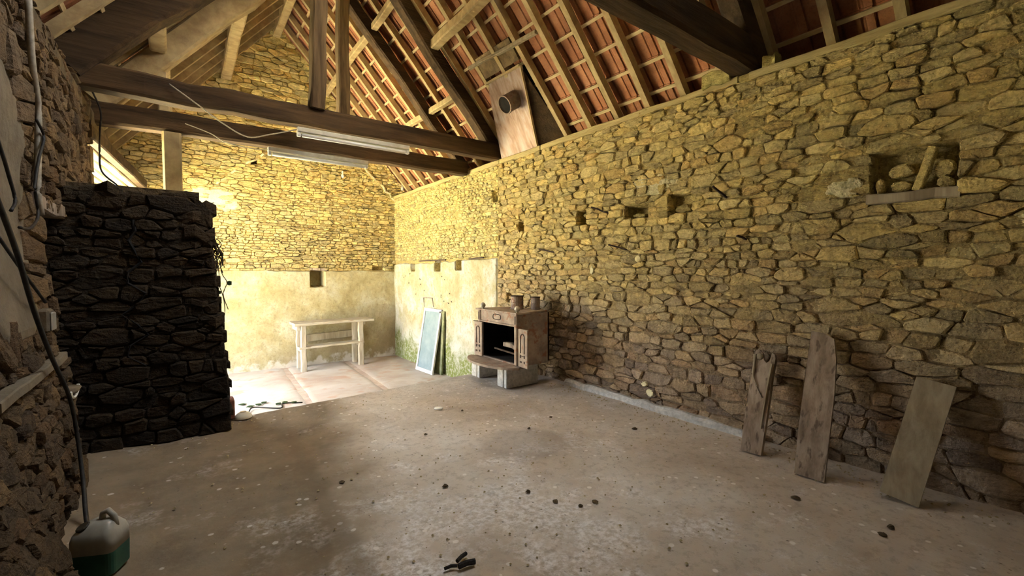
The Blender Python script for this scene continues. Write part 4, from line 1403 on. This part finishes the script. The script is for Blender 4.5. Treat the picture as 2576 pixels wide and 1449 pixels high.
build('liquid', xform(loft([(rrect(.100, .085, .03), 0, 0, 0), (rrect(.112, .095, .035), .015, 0, 0), (rrect(.114, .097, .035), .145, 0, 0)]), JM), 'liquid', jc, smooth=False)
build('body', xform(loft([(rrect(.114, .097, .035), .145, 0, 0), (rrect(.113, .096, .035), .22, 0, 0), (rrect(.105, .088, .04), .255, 0, 0), (rrect(.075, .06, .04), .295, .01, 0), (rrect(.045, .035, .03), .315, .02, 0)]), JM), 'plastic', jc, smooth=True)
build('handle', xform(tube([(0.085, 0, .262), (0.075, 0, .325), (0.045, 0, .362), (0.02, 0, .345), (0.015, 0, .305)], 0.017, 8), JM), 'plastic', jc, smooth=True)
build('cap', xform(lathe([(0.034, 0), (0.036, 0.005), (0.036, 0.025), (0.03, 0.03)], 14, (-0.052, -0.035, 0.272), (-0.35, -0.3, 1)), JM), 'cap', jc)

# ---- cables, hoses and bits on the left wall
cab = [
    ('conduit', [(-0.68, 3.80, 3.02), (-0.68, 3.83, 2.68), (-0.68, 3.93, 2.41), (-0.68, 3.84, 1.95), (-0.68, 3.90, 1.79)], 0.017, 'conduit', 'grey conduit running down the left wall beside the plaster', 'conduit'),
    ('cable', [(-0.68, 2.8, 2.06), (-0.67, 3.0, 2.10), (-0.67, 3.15, 2.0), (-0.67, 3.25, 1.9), (-0.66, 3.28, 1.80), (-0.66, 3.2, 1.74)], 0.008, 'cable', 'short black cable on the upper plaster of the left wall', 'cable'),
    ('cable', [(-0.67, 3.82, 2.34), (-0.655, 3.90, 2.26), (-0.66, 3.78, 2.10), (-0.66, 3.67, 1.92), (-0.655, 3.69, 1.77), (-0.655, 3.51, 1.68), (-0.66, 3.33, 1.67)], 0.008, 'cable', 'black cable hanging in a loop from the conduit on the left wall', 'cable'),
    ('hose', [(-0.62, 2.6, 1.92), (-0.60, 2.76, 1.715), (-0.59, 2.93, 1.52), (-0.58, 3.11, 1.26), (-0.57, 3.37, 0.99), (-0.55, 3.66, 0.70), (-0.53, 3.72, 0.42), (-0.50, 3.62, 0.20), (-0.46, 3.40, 0.03), (-0.40, 3.25, 0.015)], 0.011, 'cable', 'long black hose hanging down the left wall to the floor', 'hose'),
    ('cable', [(-0.66, 3.0, 1.60), (-0.645, 3.27, 1.45), (-0.63, 3.63, 1.27)], 0.008, 'cable', 'black cable slanting down the left wall to the white plug', 'cable'),
    ('cable', [(-0.69, 6.17, 3.27), (-0.64, 6.32, 3.10), (-0.65, 6.31, 2.88), (-0.65, 6.24, 2.67), (-0.64, 6.25, 2.47), (-0.50, 6.0, 2.30), (-0.42, 5.3, 2.12)], 0.009, 'cable', 'dark cable dangling from the left end of the beam to the wall stub', 'cable'),
    ('cable', [(-0.06, 5.69, 3.31), (0.18, 5.69, 3.15), (0.38, 5.69, 3.01), (0.61, 5.69, 2.905), (0.83, 5.69, 2.97), (1.10, 5.67, 3.07)], 0.007, 'cable_pale', 'pale cable swagging along the tie beam to the upper strip light', 'cable'),
    ('cable', [(0.07, 6.55, 3.17), (0.315, 6.52, 3.09), (0.47, 6.52, 3.01), (0.75, 6.52, 2.98), (0.93, 6.52, 3.0)], 0.006, 'cable_pale', 'pale cable along the farther beam to the lower strip light', 'cable'),
    ('cable', [(0.66, 6.9, ZB + .01), (0.70, 7.05, ZB + .02), (0.78, 7.18, ZB + .03), (1.08, 7.00, ZB + .01), (1.15, 7.23, ZB + .01), (1.39, 7.11, ZB + .01)], 0.009, 'cable', 'thin black cable lying on the pale slab floor of the far bay', 'cable'),
]
for nm, pts, r, mt, lab, ct in cab:
    build(nm, tube(spline(pts), r, 6), mt, None, smooth=True, label=lab, category=ct)
sk = empty('plug_socket', (-0.62, 3.80, 1.2), 'off-white plug socket on the left wall at the end of a cable', 'socket')
build('box', box(-0.70, -0.640, 3.76, 3.90, 1.08, 1.22, 0.012), 'plaster_left', sk)
build('cover', box(-0.642, -0.628, 3.78, 3.88, 1.09, 1.20, 0.006), 'plastic', sk)
bo = empty('enamel_bowl', (-0.60, 4.0, 0.68), 'white rimmed half bowl hung on the left wall beside the dark recess', 'bowl')
arcb = [(0.13 * math.sin(t), -0.06 * math.cos(t)) for t in [R(-85 + 170 * i / 12) for i in range(13)]]
build('rim', tube([(-0.575, 3.98 + a, 0.70 + b) for a, b in arcb], 0.010, 6), 'white_paint', bo)
build('shell', lathe([(0.12, 0.0), (0.10, -0.035), (0.05, -0.06), (0.01, -0.065)], 14, (-0.66, 3.98, 0.70)), 'plaster_left', bo, smooth=True)
build('white_stick', timber((-0.56, 2.70, 0.08), (-0.52, 2.98, 0.06), 0.02, 0.02, 3, 0.002), 'white_paint', None, label='short white stick on the floor in the bottom left corner', category='stick')
build('white_stone', timber((-0.61, 4.10, 0.02), (-0.60, 4.12, 0.13), 0.05, 0.05, 3, 0.05), 'white_paint', None, label='small white stone at the foot of the left wall behind the jerrycan', category='stone')

# ---- vine on the torn edge of the stub
vn = empty('dead_vine', (0.27, 4.95, 1.6), 'tangle of dry vine hanging from the ragged edge of the wall stub', 'vine')
rv = random.Random(3)
for k in range(16):
    p = [(0.235 + rv.uniform(0, .03), 4.9 + rv.uniform(-.05, .05), 1.72 + rv.uniform(-.04, .03))]
    for i in range(4):
        p.append((0.265 + rv.uniform(-.03, .045), 4.92 + rv.uniform(-.08, .08), p[-1][2] - rv.uniform(0.01, 0.09)))
    build('tendril', tube(spline(p, 4), 0.004, 4), 'twig', vn)
for p in ([(0.20, 4.9, 1.90), (0.235, 4.9, 1.80), (0.245, 4.9, 1.70), (0.26, 4.9, 1.62)], [(0.28, 4.93, 1.55), (0.30, 4.93, 1.42), (0.335, 4.93, 1.34), (0.305, 4.93, 1.23), (0.34, 4.93, 1.09)],
          [(0.26, 4.93, 1.36), (0.305, 4.93, 1.2), (0.312, 4.93, 1.05), (0.28, 4.93, 0.99), (0.25, 4.93, 1.0)], [(0.26, 4.95, 0.90), (0.285, 4.95, 0.745), (0.31, 4.95, 0.55), (0.335, 4.95, 0.40), (0.32, 4.95, 0.28)],
          [(0.15, 4.9, 2.03), (0.20, 4.88, 2.05), (0.25, 4.87, 2.06)]):
    build('tendril', tube(spline(p, 5), 0.0035, 4), 'twig', vn)
for (x, z, s) in ((0.355, 1.335, 0.022), (0.30, 1.60, 0.018), (0.27, 0.93, 0.016), (0.275, 1.25, 0.016)):
    a = [(x + s * math.cos(t) * (1.2 if i % 2 else .8), 4.93 + .004 * (i % 3), z + s * math.sin(t)) for i, t in enumerate([k * math.pi / 4 for k in range(8)])]
    V = a + [(p[0], p[1] + 0.004, p[2]) for p in a]
    build('leaf', (V, [tuple(range(8)), tuple(range(15, 7, -1))] + [(i, (i + 1) % 8, 8 + (i + 1) % 8, 8 + i) for i in range(8)]), 'leaf', vn)

# ---- bits at the foot of the stub and on the floor
build('brick', box(0.27, 0.385, 5.06, 5.24, 0.012, 0.20, 0.01), 'brick', None, label='dark red brick standing at the foot of the wall stub', category='brick')
bc = empty('ceramic_bowl', (0.47, 5.12, 0), 'upturned cream ceramic bowl beside the dark red brick', 'bowl')
build('shell', lathe([(0.075, 0.005), (0.078, 0.012), (0.07, 0.035), (0.045, 0.058), (0.02, 0.065)], 16, (0.455, 5.08, 0.0)), 'ceramic', bc, smooth=True)
build('foot_ring', lathe([(0.024, 0.06), (0.026, 0.07), (0.018, 0.072)], 12, (0.455, 5.08, 0.0)), 'ceramic', bc)
build('floor_disc', lathe([(0.045, 0.0), (0.047, 0.006), (0.04, 0.012), (0.01, 0.013)], 14, (2.13, 4.20, 0.008)), 'tube', None, smooth=True, label='small white disc lying on the concrete in front of the stove', category='disc')
for k, (a, b, r, lab) in enumerate([((0.985, 1.89, 0.018), (1.045, 1.875, 0.018), 0.008, 'thin burnt twig end at the bottom edge of the picture'), ((1.045, 1.86, 0.022), (1.13, 1.845, 0.022), 0.014, 'thick charred stick at the bottom edge, right piece of three'),
                                    ((1.055, 1.89, 0.028), (1.125, 1.925, 0.022), 0.010, 'short charred stick pointing up from the other burnt pieces')]):
    build('charred_stick', tube([a, tuple((np.array(a) + np.array(b)) / 2 + np.array([.003, .003, .003])), b], r, 7), 'charcoal', None, label=lab, category='stick', group='burnt sticks on the floor')
rn = random.Random(8)
for (x, y, s) in [(2.53, 3.18, .02), (1.39, 2.65, .022), (2.05, 1.91, .02), (1.85, 2.06, .022), (1.94, 1.93, .018), (1.79, 2.26, .02), (3.11, 1.19, .024), (3.18, .73, .024), (3.05, .735, .022), (.85, 3.12, .02), (2.3, 4.0, .015), (1.7, 3.6, .018), (2.9, 3.3, .02), (3.3, 2.6, .022)]:
    cl_ = [(a * rn.uniform(.7, 1.2), b * rn.uniform(.8, 1.1)) for a, b in ((s * .7, 0), (s, s * .2), (s * .8, s * .5), (s * .3, s * .75))]
    g_ = lathe(cl_, 7, (x, y, 0.004))
    build('dirt_clod', ([(p[0] + rn.uniform(-.25, .25) * s, p[1] + rn.uniform(-.25, .25) * s, p[2]) for p in g_[0]], g_[1]), 'mortar_dark', None,
          label='small dark clod of dirt lying on the concrete floor', category='clod', group='dark clods on the floor')
rn = random.Random(12)
for k, (x, y) in enumerate([(0.664, 7.50), (0.93, 7.42), (1.09, 7.23), (1.29, 7.18), (0.745, 7.32), (0.85, 7.36), (1.18, 7.26)]):
    a0 = rn.uniform(0, 6)
    pts = [(0.055 * math.cos(t) * (0.6 + 0.4 * math.cos(2 * t)), 0.04 * math.sin(t)) for t in [i * math.pi / 4 for i in range(8)]]
    g = prism(pts, lambda a, b, t: (x + a * math.cos(a0) - b * math.sin(a0), y + a * math.sin(a0) + b * math.cos(a0), ZB + 0.012 + t + 0.1 * abs(b)), 0, 0.006)
    build('fallen_leaf', g, 'leaf', None, label='green fallen leaf on the pale slab floor of the far bay', category='leaf', group='green leaves on the slabs')
# uncountable crumbs along the foot of the right wall
V, Fc = [], []
rn = random.Random(77)
for k in range(900):
    if k < 420:
        y = rn.uniform(0.3, 5.0)
        x = XR - 0.03 - abs(rn.gauss(0, 0.14))
    else:
        x, y = rn.uniform(-0.3, 3.8), rn.uniform(1.2, 5.0)
    if (x < 0.0 and y < 3.3) or (x > 3.1 and y > 4.3):
        continue
    s = rn.uniform(0.004, 0.011)
    g = xform(([(s, 0, 0), (-s, 0, 0), (0, s, 0), (0, -s, 0), (0, 0, s * .8), (0, 0, -s * .5)], [(0, 2, 4), (2, 1, 4), (1, 3, 4), (3, 0, 4), (2, 0, 5), (1, 2, 5), (3, 1, 5), (0, 3, 5)]),
              Matrix.Translation((x, y, 0.006 + s * .3)) @ Matrix.Rotation(rn.uniform(0, 6), 4, 'Z'))
    n = len(V)
    V += g[0]
    Fc += [tuple(i + n for i in f) for f in g[1]]
build('floor_crumbs', (V, Fc), 'mortar_right', None, kind='stuff', label='scattered crumbs of stone and mortar on the concrete floor', category='crumbs')
